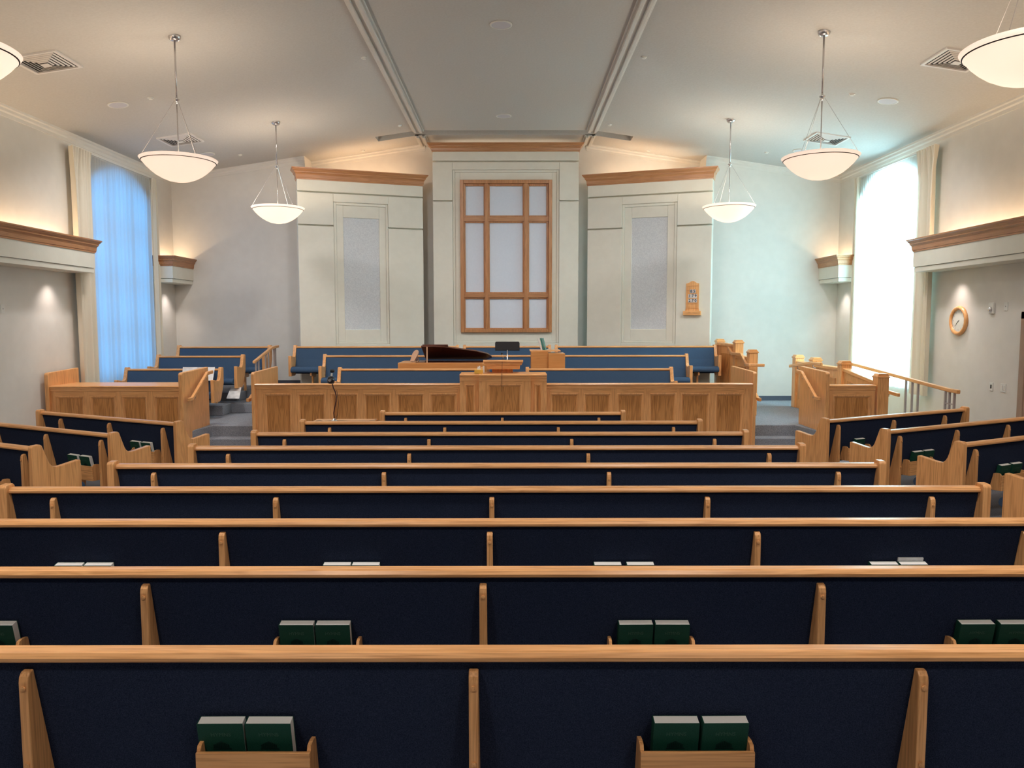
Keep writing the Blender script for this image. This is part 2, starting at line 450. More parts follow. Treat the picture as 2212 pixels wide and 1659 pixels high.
# door at the right edge of the view
d = struct(thing('door_1', None, None, (XR, 0, 0)))
MB().box(-0.03, 0.0, 10.16, 10.27, 0, 2.16).box(-0.03, 0.0, 9.0, 10.27, 2.06, 2.16).box(-0.03, 0.0, 9.0, 9.1, 0, 2.06).build('door_frame', DOORM, d, bevel=0.006)
MB().box(-0.018, 0.0, 9.1, 10.16, 0.01, 2.06).build('door_leaf', DOORM, d)

# ================================================================== CURTAINS
def pleated(X, sgn, y0, y1, z0, z1, amp, waves, off, phase=0.0, head=0.0, nz=18, flare=0.0):
    """a hanging cloth with folds; head = extra tight gathering at the top"""
    n = int(waves*10); m = MB(); grid = []
    rnd = [random.uniform(-1, 1) for _ in range(64)]
    for j in range(nz+1):
        t = j/nz; z = z1+(z0-z1)*t
        row = []
        for i in range(n+1):
            u = i/n
            w = u*waves*2*PI+phase
            k = min(1.0, t*7)
            big = math.sin(w*0.5+rnd[3]*2+0.6*math.sin(w*0.11+rnd[4]*3))*0.75+0.35*math.sin(w*0.23+1.1)
            fold = (1-k)*math.copysign(abs(math.sin(w))**0.6, math.sin(w))*0.9 + k*(big + 0.25*math.sin(w+t*2.0))
            y = y0+(y1-y0)*u
            yc = (y0+y1)/2
            y = yc+(y-yc)*(1+flare*t)
            row.append(m.bm.verts.new((X+sgn*(off+amp*fold), y, z)))
        grid.append(row)
    for j in range(nz):
        for i in range(n):
            m.bm.faces.new((grid[j][i], grid[j][i+1], grid[j+1][i+1], grid[j+1][i]))
    return m
for X, sgn, side, tone in ((XL, 1, 'left', 'blue lit'), (XR, -1, 'right', 'sunlit glowing white')):
    t = thing('sheer_curtain', '%s sheer curtain hanging over the arched window in the %s wall' % (tone, side), 'curtain', (X, 13.85, 0.86), group=None)
    o = pleated(0, sgn, -0.99, 1.15, 0.02, 3.92, 0.028, 26, 0.115).build('cloth', SHEER, t, smooth=True, normals=False)
    tag(MB().box(min(sgn*0.10, sgn*0.125), max(sgn*0.10, sgn*0.125), -1.52, 1.36, 3.945, 3.965).build('curtain_track', WHITE, None, loc=(X, 13.85, 0.86)), 'slim white curtain track above the %s window' % side, 'curtain track')
    o = pleated(0, sgn, -0.28, 0.28, 0.0, 4.00, 0.062, 7, 0.135, 0.7, flare=0.0).build('drape', DRAPE, smooth=True, normals=False)
    o.location = (X, 12.58, 0.82)
    tag(o, 'cream opaque drape at the near edge of the %s window' % side, 'curtain', 'cream side drapes')
    o = pleated(0, sgn, -0.10, 0.10, 0.0, 3.95, 0.05, 3, 0.13, 0.2, flare=0.0).build('drape', DRAPE, smooth=True, normals=False)
    o.location = (X, 15.11, 0.86)
    tag(o, 'cream opaque drape at the far edge of the %s window, toward the corner' % side, 'curtain', 'cream side drapes')

# ================================================================== PENDANTS
def bowl_prof():
    o = [(0.0, -0.275), (0.06, -0.272), (0.13, -0.258), (0.20, -0.230), (0.27, -0.190), (0.33, -0.142), (0.38, -0.092), (0.415, -0.048), (0.435, -0.030), (0.455, 0.0)]
    i = [(r-0.012, z+0.008) for r, z in o[::-1][:-1]] + [(0.0, -0.262)]
    return o+i
def make_pendant(x, y, label, zc):
    zr = 4.03
    p = thing('pendant_lamp', label, 'lamp', (x, y, zr), group='bowl pendant lamps')
    h = zc-zr
    MB().lathe([(0, 0.0), (0.075, 0.0), (0.075, -0.015), (0.065, -0.045), (0.04, -0.062), (0.012, -0.065), (0, -0.065)], 24, (0, 0, h+0.01)).build('canopy', NICKEL, p, smooth=True)
    MB().tube([(0, 0, h-0.05), (0, 0, 0.72)], 0.011, 10).tube([(0, 0, 0.66), (0, 0, -0.24)], 0.007, 8).build('stem', NICKEL, p, smooth=True)
    MB().lathe([(0, 0.05), (0.014, 0.05), (0.018, 0.03), (0.034, 0.024), (0.034, 0.010), (0.018, 0.004), (0.022, -0.012), (0.010, -0.03), (0, -0.03)], 16, (0, 0, 0.70)).build('hub', CHROME, p, smooth=True)
    for k in range(3):
        a = R(80+120*k) if x < 0 else R(100+120*k)
        MB().tube([(0.028*math.cos(a), 0.028*math.sin(a), 0.70), (0.445*math.cos(a), 0.445*math.sin(a), -0.004)], 0.0028, 6).build('cable', NICKEL, p)
    b = MB().lathe(bowl_prof(), 64).build('bowl_shade', BOWL, p, smooth=True)
    MB().lathe([(0.4265, -0.0385), (0.4345, -0.0345), (0.4355, -0.032), (0.429, -0.034)], 64).build('trim_ring', BLACK, b)
    l = bpy.data.lights.new('bulb', 'POINT'); l.energy = BULB_W; l.color = (1.0, 0.80, 0.60); l.shadow_soft_size = 0.055
    lo = bpy.data.objects.new('bulb', l); C.objects.link(lo); lo.parent = p; lo.location = (0, 0, -0.075)
    return p
for (x, y, lab) in (
    (-4.10, 13.6, 'white glass bowl pendant lamp above the left choir seats, farthest on the left'),
    (-4.10, 9.60, 'large white glass bowl pendant lamp in front of the left window'),
    (-4.10, 5.75, 'white glass bowl pendant lamp cut off by the left edge of the view'),
    (-4.10, 1.90, None),
    (3.78, 13.5, 'white glass bowl pendant lamp beside the right tall panel, farthest on the right'),
    (3.76, 9.50, 'large white glass bowl pendant lamp in front of the right window'),
    (3.78, 5.75, 'white glass bowl pendant lamp cut off by the right edge of the view'),
    (3.78, 1.90, None)):
    make_pendant(x, y, lab or 'white glass bowl pendant lamp hanging behind the viewer', ceil_z(x))

# ================================================================== CEILING FITTINGS
def ceil_hit(px, py):
    """point of the ceiling seen at a given place of the view"""
    p = on_plane(px, py, (0, 0, ZC), (0, 0, 1))
    if abs(p.x-XC) <= HW: return p, 0.0
    s = 1 if p.x > XC else -1
    n = Vector((SL*s, 0, 1))
    p = on_plane(px, py, (XC+s*HW, 0, ZC), n)
    return p, s*math.atan(SL)
def make_vent(px, py, label):
    p, a = ceil_hit(px, py)
    v = thing('ceiling_vent', label, 'vent', p, rot=(0, a, 0), group='square ceiling vents')
    m = MB()
    for (x0, x1, y0, y1) in ((-0.3, 0.3, -0.3, -0.265), (-0.3, 0.3, 0.265, 0.3), (-0.3, -0.265, -0.265, 0.265), (0.265, 0.3, -0.265, 0.265)):
        m.box(x0, x1, y0, y1, -0.022, 0.0)
    m.build('frame', VENTM, v)
    MB().box(-0.265, 0.265, -0.265, 0.265, -0.004, -0.001).build('throat', DARKV, v)
    for k in range(5):
        r0 = 0.240-0.042*k
        m = MB()
        P = lambda r, z: [m.bm.verts.new((sx*r, sy*r, z)) for sx, sy in ((-1, -1), (1, -1), (1, 1), (-1, 1))]
        zz = -0.003*k
        A, B, D, E = P(r0, -0.014+zz), P(r0-0.014, -0.026+zz), P(r0-0.017, -0.023+zz), P(r0-0.004, -0.011+zz)
        for q0, q1 in ((A, B), (B, D), (D, E), (E, A)):
            for i in range(4): m.bm.faces.new((q0[i], q0[(i+1) % 4], q1[(i+1) % 4], q1[i]))
        m.build('louvre', VENTM, v)
    MB().box(-0.05, 0.05, -0.05, 0.05, -0.050, -0.044).build('centre_plate', VENTM, v)
make_vent(98, 133, 'square louvred ceiling vent beside the pendant cut off at the left edge')
make_vent(390, 301, 'square louvred ceiling vent behind the cables of the large left pendant')
make_vent(1786, 299, 'square louvred ceiling vent behind the cables of the large right pendant')
make_vent(2068, 128, 'square louvred ceiling vent beside the pendant cut off at the right edge')
def make_speaker(px, py, label):
    p, a = ceil_hit(px, py)
    v = thing('ceiling_speaker', label, 'speaker', p, rot=(0, a, 0), group='round ceiling speakers')
    MB().lathe([(0.12, 0), (0.145, 0.0), (0.145, -0.010), (0.128, -0.014), (0.12, -0.010)], 40).build('rim', WHITE, v, smooth=True)
    MB().lathe([(0.123, -0.009), (0.08, -0.012), (0, -0.013)], 40).build('grille', GRILLE, v, smooth=True)
for px, py, lab in ((1082, 53, 'round grey speaker in the flat middle ceiling, nearer of the two'),
                    (1088, 250, 'round grey speaker in the flat middle ceiling near the recessed slot'),
                    (255, 226, 'round grey speaker in the left sloping ceiling above the window corner'),
                    (1918, 218, 'round white-rimmed speaker in the right sloping ceiling'),
                    (447, 333, 'round speaker in the left ceiling just behind the rim of the large left pendant'),
                    (1730, 326, 'round speaker in the right ceiling just behind the rim of the large right pendant')):
    make_speaker(px, py, lab)
def add_fill_lamp(p):  # added fill lamp that brightens the tall panels and pews
    l = bpy.data.lights.new('added_fill_lamp', 'SPOT'); l.energy = FILL_W; l.color = (1.0, 0.955, 0.93); l.spot_size = R(150); l.spot_blend = 1.0; l.shadow_soft_size = 0.22
    o = bpy.data.objects.new('added_fill_lamp', l); C.objects.link(o); o.location = (p.x, p.y, p.z-0.06); o.rotation_euler = (R(28), 0, 0)
SPRK = [(325, 211, 'small round ceiling cap in the left ceiling beside the big left pendant stem'),
        (786, 124, 'small round ceiling cap just left of the left ceiling trim, nearest the viewer'),
        (864, 271, 'small round ceiling cap left of the ceiling trim above the recessed slot end'),
        (784, 325, 'small round ceiling cap above the left tall panel cornice'),
        (519, 334, 'small round ceiling cap in the left ceiling before the far left pendant'),
        (1391, 123, 'small round ceiling cap just right of the right ceiling trim, nearest the viewer'),
        (1317, 269, 'small round ceiling cap right of the ceiling trim above the recessed slot end'),
        (1401, 325, 'small round ceiling cap above the right tall panel cornice'),
        (1656, 329, 'small round ceiling cap in the right ceiling beyond the far right pendant'),
        (1841, 203, 'small round ceiling cap in the right ceiling beside the big right pendant stem')]
for px, py, lab in SPRK:  # plain ceiling caps that give no light themselves
    p, a = ceil_hit(px, py)
    v = MB().lathe([(0, 0.0), (0.042, 0.0), (0.042, -0.008), (0.030, -0.014), (0.028, -0.024), (0, -0.026)], 20).build('ceiling_cap', WHITE, None, smooth=False, loc=p, rot=(0, a, 0))
    tag(v, lab, 'ceiling cap', 'small ceiling caps')
    if p.y < 13.0: add_fill_lamp(p)  # fill lamp added below the unlit caps, except those near the rear wall
for x_, y_ in ((-1.95, 3.0), (1.75, 3.0), (-4.6, 3.5), (4.3, 3.5), (-2.2, -1.0), (2.0, -1.0)): add_fill_lamp(Vector((x_, y_, ceil_z(x_))))  # more fill lamps added out of view, with no fixture

# ================================================================== CORNICES, WALL SHELVES, TALL PANELS
def u_sweep(m, x0, x1, yf, yb, prof, thick=0.03):
    """moulding wrapped round the front and both ends of a box; prof = (outward, z) from bottom to top"""
    def ringpts(o, z): return [(x0-o, yb, z), (x0-o, yf-o, z), (x1+o, yf-o, z), (x1+o, yb, z)]
    rows = [[m.bm.verts.new(p) for p in ringpts(o, z)] for o, z in prof]
    rows += [[m.bm.verts.new(p) for p in ringpts(-thick, z)] for z in (prof[-1][1], prof[0][1])]
    n = len(rows)
    for j in range(n):
        A, B = rows[j], rows[(j+1) % n]
        for i in range(3): m.bm.faces.new((A[i], A[i+1], B[i+1], B[i]))
    m.bm.faces.new([r[0] for r in rows]); m.bm.faces.new([r[3] for r in rows][::-1])
    return m
def crown_prof(z0, z1, out):
    h = z1-z0
    return [(0.004, z0), (0.012, z0+0.01*h), (0.012, z0+0.10*h), (0.02, z0+0.14*h), (0.024, z0+0.42*h), (0.035, z0+0.52*h), (0.24*out+0.03, z0+0.60*h), (0.55*out, z0+0.68*h), (0.80*out, z0+0.80*h), (0.84*out, z0+0.86*h), (out, z0+0.90*h), (out, z1)]

def wall_shelf(name, origin, rotz, x0, x1, label, lights):
    """box cove shelf: hollow top for the light strip, lamps in its underside"""
    D = 0.40
    s = thing(name, label, 'wall shelf', origin, rotz, 'cove shelves high on the walls')
    m = MB()
    m.box(x0, x1, -D, -D+0.03, 2.90, 3.14).box(x0, x0+0.03, -D+0.03, 0, 2.90, 3.14).box(x1-0.03, x1, -D+0.03, 0, 2.90, 3.14)
    m.build('fascia', CREAM, s)
    MB().box(x0+0.015, x1-0.015, -D+0.015, 0, 2.82, 2.895).build('lower_band', CREAM, s, bevel=0.004)
    MB().box(x0+0.03, x1-0.03, -D+0.03, 0, 3.10, 3.13).build('tray', CREAM, s)
    u_sweep(MB(), x0, x1, -D, 0, crown_prof(3.14, 3.34, 0.085)).build('cornice', OC, s)
    for lx in lights:
        b = MB().lathe([(0.05, 0), (0.062, 0.0), (0.062, -0.008), (0.05, -0.008)], 24, (lx, -0.22, 2.82)).build('downlight_ring', WHITE, s)
        MB().lathe([(0.0, -0.002), (0.05, -0.002)], 24, (lx, -0.22, 2.82)).build('downlight_lens', LENS, b, normals=False)
        l = bpy.data.lights.new('downlight', 'SPOT'); l.energy = SPOT_W; l.color = (1.0, 0.86, 0.80); l.spot_size = R(96); l.spot_blend = 1.0; l.shadow_soft_size = 0.05
        o = bpy.data.objects.new('downlight', l); C.objects.link(o); o.parent = s; o.location = (lx, -0.24, 2.80); o.rotation_euler = (R(6), 0, 0)
    return s
wall_shelf('cove_shelf', (XL, 0, 0), PI/2, -4.9, 12.40, 'long cream cove shelf with oak cornice high on the left wall, before the window', (11.75, 9.2, 6.6, 4.0))
wall_shelf('cove_shelf', (XR, 0, 0), -PI/2, -12.40, 4.9, 'long cream cove shelf with oak cornice high on the right wall, above the clock', (-11.70, -9.2, -6.6, -4.0))
wall_shelf('cove_shelf', (XL, 0, 0), PI/2, 15.22, YB, 'short cream cove shelf with oak cornice in the rear left corner', (15.72,))
wall_shelf('cove_shelf', (XR, 0, 0), -PI/2, -YB, -15.22, 'short cream cove shelf with oak cornice in the rear right corner', (-15.72,))

def ring(m, o, h, y0, y1):
    """rectangular ring: outer o, hole h = (x0,x1,z0,z1)"""
    m.box(o[0], h[0], y0, y1, o[2], o[3]); m.box(h[1], o[1], y0, y1, o[2], o[3])
    m.box(h[0], h[1], y0, y1, h[3], o[3]); m.box(h[0], h[1], y0, y1, o[2], h[2])
    return m
def tall_panel(label, origin, rotz, w, ztop, crown_h, grooves, frame, ring2, inset, name='tall_panel'):
    p = thing(name, label, 'wall panel', origin, rotz, 'tall cream panels behind the rostrum')
    zb = 0.70; zt = ztop-crown_h
    g1, g2 = grooves
    MB().box(0, w, 0.0, 0.20, zb, zt+0.05).build('backing', CREAM, p)
    m = MB(); G = 0.014
    m.box(0, w, -0.075, 0, g1+G, zt+0.05)
    fx0, fx1, fz0, fz1 = frame
    # band between the grooves, with the frame's top standing into it
    m.box(0, fx0, -0.075, 0, g2+G, g1-G); m.box(fx1, w, -0.075, 0, g2+G, g1-G)
    m.box(fx0, fx1, -0.075, 0, fz1, g1-G)
    m.box(0, fx0, -0.075, 0, zb, g2-G); m.box(fx1, w, -0.075, 0, zb, g2-G)
    m.box(fx0, fx1, -0.075, 0, zb, fz0)
    m.build('facing', CREAM, p, bevel=0.009)
    ring(MB(), (fx0+0.002, fx1-0.002, fz0+0.002, fz1-0.002), ring2, -0.050, 0).build('stepped_frame', CREAM, p, bevel=0.009)
    u_sweep(MB(), 0, w, -0.075, 0.20, crown_prof(zt, ztop, 0.10)).build('cornice', OC, p)
    return p
# left panel
LO, LI = Vector((-4.24, 15.32, 0)), Vector((-1.87, 16.17, 0))
RO, RI = Vector((3.97, 15.32, 0)), Vector((1.60, 16.17, 0))
def side_panel(A, B, label, px):
    """A -> B runs left to right as seen from the hall"""
    ax = (B-A); w = ax.length; ax.normalize(); n = Vector((ax.y, -ax.x, 0))
    def loc(px_, py_):
        p = on_plane(px_, py_, A, n); q = p-A
        return q.dot(ax), p.z
    g1 = loc(px['g1'][0], px['g1'][1])[1]; g2 = loc(px['g2'][0], px['g2'][1])[1]
    def rect(l, r, t, b):
        x0 = loc(l, (t+b)/2)[0]; x1 = loc(r, (t+b)/2)[0]
        return x0, x1, loc((l+r)/2, b)[1], loc((l+r)/2, t)[1]
    fr = rect(*px['frame']); r2 = rect(*px['ring2']); ins = rect(*px['inset'])
    p = tall_panel(label, A, math.atan2(ax.y, ax.x), w, 5.05, 0.22, (g1, g2), fr, r2, ins)
    ring(MB(), (r2[0]+0.001, r2[1]-0.001, r2[2]+0.001, r2[3]-0.001), ins, -0.028, 0).build('board', CREAM, p, bevel=0.006)
    MB().box(ins[0], ins[1], -0.008, 0.0, ins[2], ins[3]).build('acoustic_inset', ACOU, p)
    return p
side_panel(LO, LI, 'tall angled cream panel with grey inset left of the oak grid, no number board', dict(g1=(780, 421), g2=(875, 495), frame=(722, 839, 440, 743), ring2=(728, 834, 446, 738), inset=(743, 820, 472, 712)))
side_panel(RI, RO, 'tall angled cream panel with grey inset right of the oak grid, carrying the number board', dict(g1=(1410, 421), g2=(1320, 495), frame=(1344, 1462, 440, 741), ring2=(1349, 1456, 446, 736), inset=(1364, 1441, 470, 711)))
# centre panel with the oak grid
CX0, CX1, CY = -1.64, 1.39, 16.18
def cl(px_, py_):
    p = on_plane(px_, py_, (0, CY, 0), (0, 1, 0)); return p.x-CX0, p.z
def crect(l, r, t, b):
    return cl(l, (t+b)/2)[0], cl(r, (t+b)/2)[0], cl((l+r)/2, b)[1], cl((l+r)/2, t)[1]
fr = crect(979, 1207, 368, 741); r2 = crect(984, 1202, 373, 736); ins = crect(995, 1192, 390, 718)
ztop_c = on_plane(1090, 308, (0, CY-0.15, 0), (0, 1, 0)).z
cp = tall_panel('tallest flat cream panel at the centre, holding the oak grid', (CX0, CY, 0), 0, CX1-CX0, ztop_c, ztop_c-on_plane(1090, 328, (0, CY-0.06, 0), (0, 1, 0)).z, (cl(1090, 350)[1], cl(1090, 435)[1]), fr, r2, ins)
ring(MB(), (r2[0]+0.001, r2[1]-0.001, r2[2]+0.001, r2[3]-0.001), ins, -0.028, 0).build('board', CREAM, cp, bevel=0.006)
og = thing('oak_grid_panel', 'large oak grid of nine light panes on the central panel', 'window grid', (CX0, CY, 0))
ring(MB(), ins, (ins[0]+0.075, ins[1]-0.075, ins[2]+0.075, ins[3]-0.075), -0.10, -0.0).build('outer_frame', OW, og, bevel=0.008)
cols = [(1006, 1045), (1058, 1129), (1143, 1180)]; rows_ = [(403, 466), (482, 631), (646, 708)]
for i in range(2):
    x0 = cl(cols[i][1]+3, 550)[0]; x1 = cl(cols[i+1][0]-3, 550)[0]
    MB().box(x0, x1, -0.085, -0.01, ins[2]+0.075, ins[3]-0.075).build('mullion', OW, og, bevel=0.006)
for j in range(2):
    z1 = cl(1090, rows_[j][1]+3)[1]; z0 = cl(1090, rows_[j+1][0]-3)[1]
    MB().box(ins[0]+0.075, ins[1]-0.075, -0.080, -0.012, z0, z1).build('rail', OC, og, bevel=0.006)
for (l, r) in cols:
    for (t, b) in rows_:
        q = crect(l, r, t, b)
        f = ring(MB(), (q[0]-0.045, q[1]+0.045, q[2]-0.045, q[3]+0.045), q, -0.055, -0.005).build('pane_moulding', OW, og, bevel=0.010)
        MB().box(q[0], q[1], -0.022, -0.012, q[2], q[3]).build('pane', PANE, f)

# ================================================================== HYMN NUMBER BOARD
axr = (RO-RI).normalized(); nr = Vector((axr.y, -axr.x, 0))
hp = on_plane(1496, 645, RI+nr*0.075, nr)
hz = math.atan2(axr.y, axr.x)
hb = thing('hymn_board', 'oak number board with three rows of numbers on the right tall panel', 'hymn board', hp, hz)
def hb_z(py): return on_plane(1496, py, RI+nr*0.075, nr).z-hp.z
zt, zb_ = hb_z(607), hb_z(681)
hw = 0.145
lobe = [(-hw, zb_+0.08), (-hw+0.010, zb_+0.11), (-hw+0.018, zb_+0.14), (-hw+0.018, zt-0.050), (-0.10, zt-0.046), (-0.07, zt-0.034), (-0.035, zt-0.010), (-0.015, zt-0.002)]
poly = lobe+[(0.0, zt)]+[(-x, z) for x, z in lobe[::-1]]
MB().prism(poly, 'y', -0.025, 0).build('board', OZ, hb, bevel=0.004)
MB().box(-0.175, 0.175, -0.075, 0, zb_, zb_+0.085).build('ledge', OX, hb, bevel=0.005)
for k in range(6):
    z = hb_z(617+9.6*k)
    MB().box(-0.118, 0.118, -0.034, -0.025, z-0.008, z).build('card_rail', OX, hb)
def text(body, size, loc, rot, m, parent, name='lettering', ext=0.0008, align='CENTER', bold=0):
    c = bpy.data.curves.new(name, 'FONT'); c.body = body; c.size = size; c.extrude = ext
    c.align_x = align; c.align_y = 'CENTER'; c.resolution_u = 3
    c.materials.append(m)
    if bold: c.offset = bold
    t = bpy.data.objects.new(name, c)
    me = bpy.data.meshes.new_from_object(t); bpy.data.objects.remove(t)
    o = bpy.data.objects.new(name, me); C.objects.link(o); o.parent = parent; o.location = loc; o.rotation_euler = rot
    return o
for py, s in ((629.5, '85'), (639.5, '179'), (649.5, '270')):
    z = hb_z(py)
    for i, ch in enumerate(s):
        x = (i-(len(s)-1)/2)*0.058 + 0.005
        cdn = MB().box(x-0.027, x+0.027, -0.036, -0.0345, z-0.036, z+0.036).build('number_card', PAPER, hb)
        tx = text(ch, 0.080, (x, -0.0375, z), (PI/2, 0, 0), INK, cdn, name='numeral', bold=0.0018)

# ================================================================== PEWS
def lerp(a, b, t): return a+(b-a)*t
def end_poly(h, hang):
    s = h-0.86
    top = [(-0.035, 0.80+s), (-0.034, 0.868+s), (-0.022, 0.886+s), (0.048, 0.890+s), (0.066, 0.876+s)]
    dn = [(0.096, 0.79+s), (0.124, 0.712+s), (0.142, 0.682+s*0.7), (0.166, 0.664+s*0.6), (0.20, 0.656+s*0.5), (0.25, 0.660+s*0.5), (0.425, 0.688+s*0.5), (0.438, 0.682+s*0.5)]
    if hang: bot = [(0.438, 0.285), (0.17, 0.285), (0.11, 0.34), (-0.025, 0.60)]
    else: bot = [(0.448, 0.0), (-0.035, 0.0)]
    return top+dn+bot
def make_pew(name, label, cat, x0, x1, loc, rotz, brackets, racks=(), group=None, h=0.86, choir=False, front_legs=True):
    """local x along the seat, +y the way sitters face, origin on the floor below the back rail"""
    p = thing(name, label, cat, loc, rotz, group)
    s = h-0.86
    back = [(0.022, 0.825+s), (0.060, 0.825+s), (0.105, 0.60), (0.165, 0.40), (0.165, 0.32), (0.135, 0.32), (0.075, 0.60)]
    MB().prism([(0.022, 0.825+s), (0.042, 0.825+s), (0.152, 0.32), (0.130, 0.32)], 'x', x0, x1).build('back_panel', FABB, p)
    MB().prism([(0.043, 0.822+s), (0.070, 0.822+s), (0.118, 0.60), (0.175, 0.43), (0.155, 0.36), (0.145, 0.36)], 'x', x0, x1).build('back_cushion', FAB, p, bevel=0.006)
    rail = [(-0.004, 0.829+s), (-0.006, 0.842+s), (0.004, 0.858+s), (0.016, 0.862+s), (0.062, 0.862+s), (0.076, 0.852+s), (0.078, 0.838+s), (0.070, 0.826+s), (0.002, 0.824+s)]
    MB().prism(rail, 'x', x0, x1).build('top_rail', OX, p)
    seat = [(0.150, 0.36), (0.150, 0.43), (0.20, 0.462), (0.38, 0.470), (0.470, 0.462), (0.505, 0.435), (0.515, 0.405), (0.505, 0.375), (0.480, 0.360)]
    MB().prism(seat, 'x', x0, x1).build('seat_cushion', FAB, p, smooth=False, bevel=0.008)
    for sx, xx in ((-1, x0), (1, x1)):
        a, b = (xx-0.058, xx) if sx < 0 else (xx, xx+0.058)
        MB().prism(end_poly(h, choir), 'x', a, b).build('end_panel', OZ, p, bevel=0.012, seg=3)
    for bx in brackets:
        bw = 0.0175
        bp_ = [(-0.012, 0.0), (-0.012, 0.755+s), (-0.008, 0.775+s), (0.004, 0.790+s), (0.026, 0.792+s), (0.131, 0.31), (0.155, 0.355), (0.46, 0.355), (0.43, 0.0)]
        if choir: bp_ = [(-0.010, 0.76+s), (0.026, 0.792+s), (0.131, 0.31), (0.155, 0.355), (0.46, 0.355), (0.46, 0.30), (0.36, 0.28), (0.34, 0.0), (0.28, 0.0), (0.27, 0.26), (0.12, 0.26)]
        b = MB().prism(bp_, 'x', bx-bw, bx+bw).build('bracket', OZ, p, bevel=0.005)
        if not choir:
            for z in (0.735+s, 0.452+s):
                MB().lathe([(0, -0.006), (0.006, -0.005), (0.0095, 0.0), (0.0095, 0.004), (0, 0.005)], 10).build('screw_cap', OZ, b, loc=(bx, -0.014, z), rot=(PI/2, 0, 0))
    for rx in racks: make_rack(p, rx)
    return p
def make_rack(p, rx):
    w = 0.205
    r = bpy.data.objects.new('book_rack', None); C.objects.link(r); r.parent = p; r.location = (rx, 0, 0)
    MB().box(-w, w, -0.014, 0.000, 0.34, 0.496).build('rack_front', OX, r, bevel=0.003)
    for sx in (-1, 1):
        xa = sx*w
        MB().prism([(0.0, 0.34), (0.0, 0.497), (0.008, 0.512), (0.030, 0.516), (0.055, 0.514), (0.072, 0.51), (0.112, 0.34)], 'x', min(xa, xa-sx*0.014), max(xa, xa-sx*0.014)).build('rack_side', OZ, r)
    MB().box(-w+0.014, w-0.014, 0.0, 0.112, 0.34, 0.352).build('rack_floor', OX, r)

ROWY = [9.83, 8.93, 8.03, 7.13, 6.23, 5.33, 4.43, 3.53, 2.63]
ROWX = [(-1.66, 1.42), (-2.46, 2.20), (-2.73, 2.47), (-3.02, 2.73), (-3.31, 3.05), (-3.61, 3.36), (-3.90, 3.64), (-4.20, 3.94), (-4.50, 4.24)]
ROWB = [(-1.39, -.127, 1.135), (-2.17, -.80, .55, 1.92), (-2.44, -.891, .639, 2.17), (-2.71, -.982, .727, 2.454), (-3.0, -1.073, .811, 2.73),
        (-3.30, -1.70, -.146, 1.405, 3.02), (-3.36, -1.745, -.135, 1.475, 3.09), (-3.42, -1.778, -.141, 1.497, 3.13), (-3.43, -1.785, -.142, 1.502, 3.14)]
ROWR = [(), (), (), (), (), (), (-2.56, -.945, .665, 2.30), (-2.56, -.936, .667, 2.31), (-.930, .664)]
ordn = ['shortest long oak pew with dark blue back, frontmost before the rostrum', 'second oak pew from the rostrum, its back just before the small camera table',
        'third oak pew from the rostrum in the middle block', 'fourth oak pew from the rostrum in the middle block', 'fifth oak pew from the rostrum, middle of the nine in the centre block',
        'sixth oak pew from the rostrum, nearest one whose both ends show', 'third nearest long oak pew, only book tops showing at its rack', 'second nearest long oak pew with green hymnals in its racks',
        'nearest long oak pew with dark blue back at the bottom of the view']
for i in range(9):
    q = ROWY[i]/(ROWY[i]+0.07)
    make_pew('pew', ordn[i], 'pew', ROWX[i][0]*q, ROWX[i][1]*q, (0, ROWY[i], 0), 0, [b*q for b in ROWB[i]], ROWR[i], 'centre block pews')

# side blocks, turned toward the rostrum
SA = R(26.8)
def side_pew(pt, sgn, length, label, bpx, rackpx):
    """pt: end of the back rail nearest the aisle; sgn -1 = left block"""
    rot = sgn*SA                 # left block turns clockwise
    pt = (pt[0]+math.sin(rot)*0.07-sgn*math.cos(rot)*0.07, pt[1]-math.cos(rot)*0.07-sgn*math.sin(rot)*0.07)
    A = Vector((pt[0], pt[1], 0))
    ax = Vector((math.cos(rot), math.sin(rot), 0))
    n = Vector((math.sin(rot), -math.cos(rot), 0))
    def lx(px_, py_, off=0.0): return (on_plane(px_, py_, A-n*off, n)-A).dot(ax)
    x0, x1 = (-length, 0) if sgn < 0 else (0, length)
    br = [lx(*b) for b in bpx]; rk = [lx(*b) for b in rackpx]
    p = make_pew('pew', label, 'pew', x0, x1, (pt[0], pt[1], 0), rot, br, rk, 'left block pews' if sgn < 0 else 'right block pews')
    return p, lx
L1, l1x = side_pew((-3.95, 8.92), -1, 2.55, 'frontmost oak pew of the angled left block', [(129, 905), (234, 915), (350, 927)], [(309, 965)])
L2, l2x = side_pew((-4.24, 8.02), -1, 3.0, 'second oak pew of the angled left block, hymnals in its rack', [(-10, 925), (97, 938), (216, 951)], [(174, 995)])
L3, l3x = side_pew((-4.53, 7.17), -1, 2.85, 'third oak pew of the angled left block, cut by the left edge', [(-90, 960), (48, 980)], [(-22, 1040)])
L4, l4x = side_pew((-4.83, 6.30), -1, 2.45, 'fourth oak pew of the angled left block, barely inside the left edge', [], [])
R1_, r1x = side_pew((3.79, 9.12), 1, 2.60, 'frontmost oak pew of the angled right block', [(1813, 920), (1933, 910), (2043, 900)], [(1856, 965)])
R2_, r2x = side_pew((4.07, 8.22), 1, 2.90, 'second oak pew of the angled right block, two hymnals in its rack', [(1946, 945), (2070, 930), (2180, 918)], [(1990, 1000)])
R3_, r3x = side_pew((4.36, 7.34), 1, 2.70, 'third oak pew of the angled right block, cut by the right edge', [(2110, 975), (2300, 960)], [(2188, 1032)])
R4_, r4x = side_pew((4.66, 6.44), 1, 2.35, 'fourth oak pew of the angled right block, only its end at the right edge', [], [])

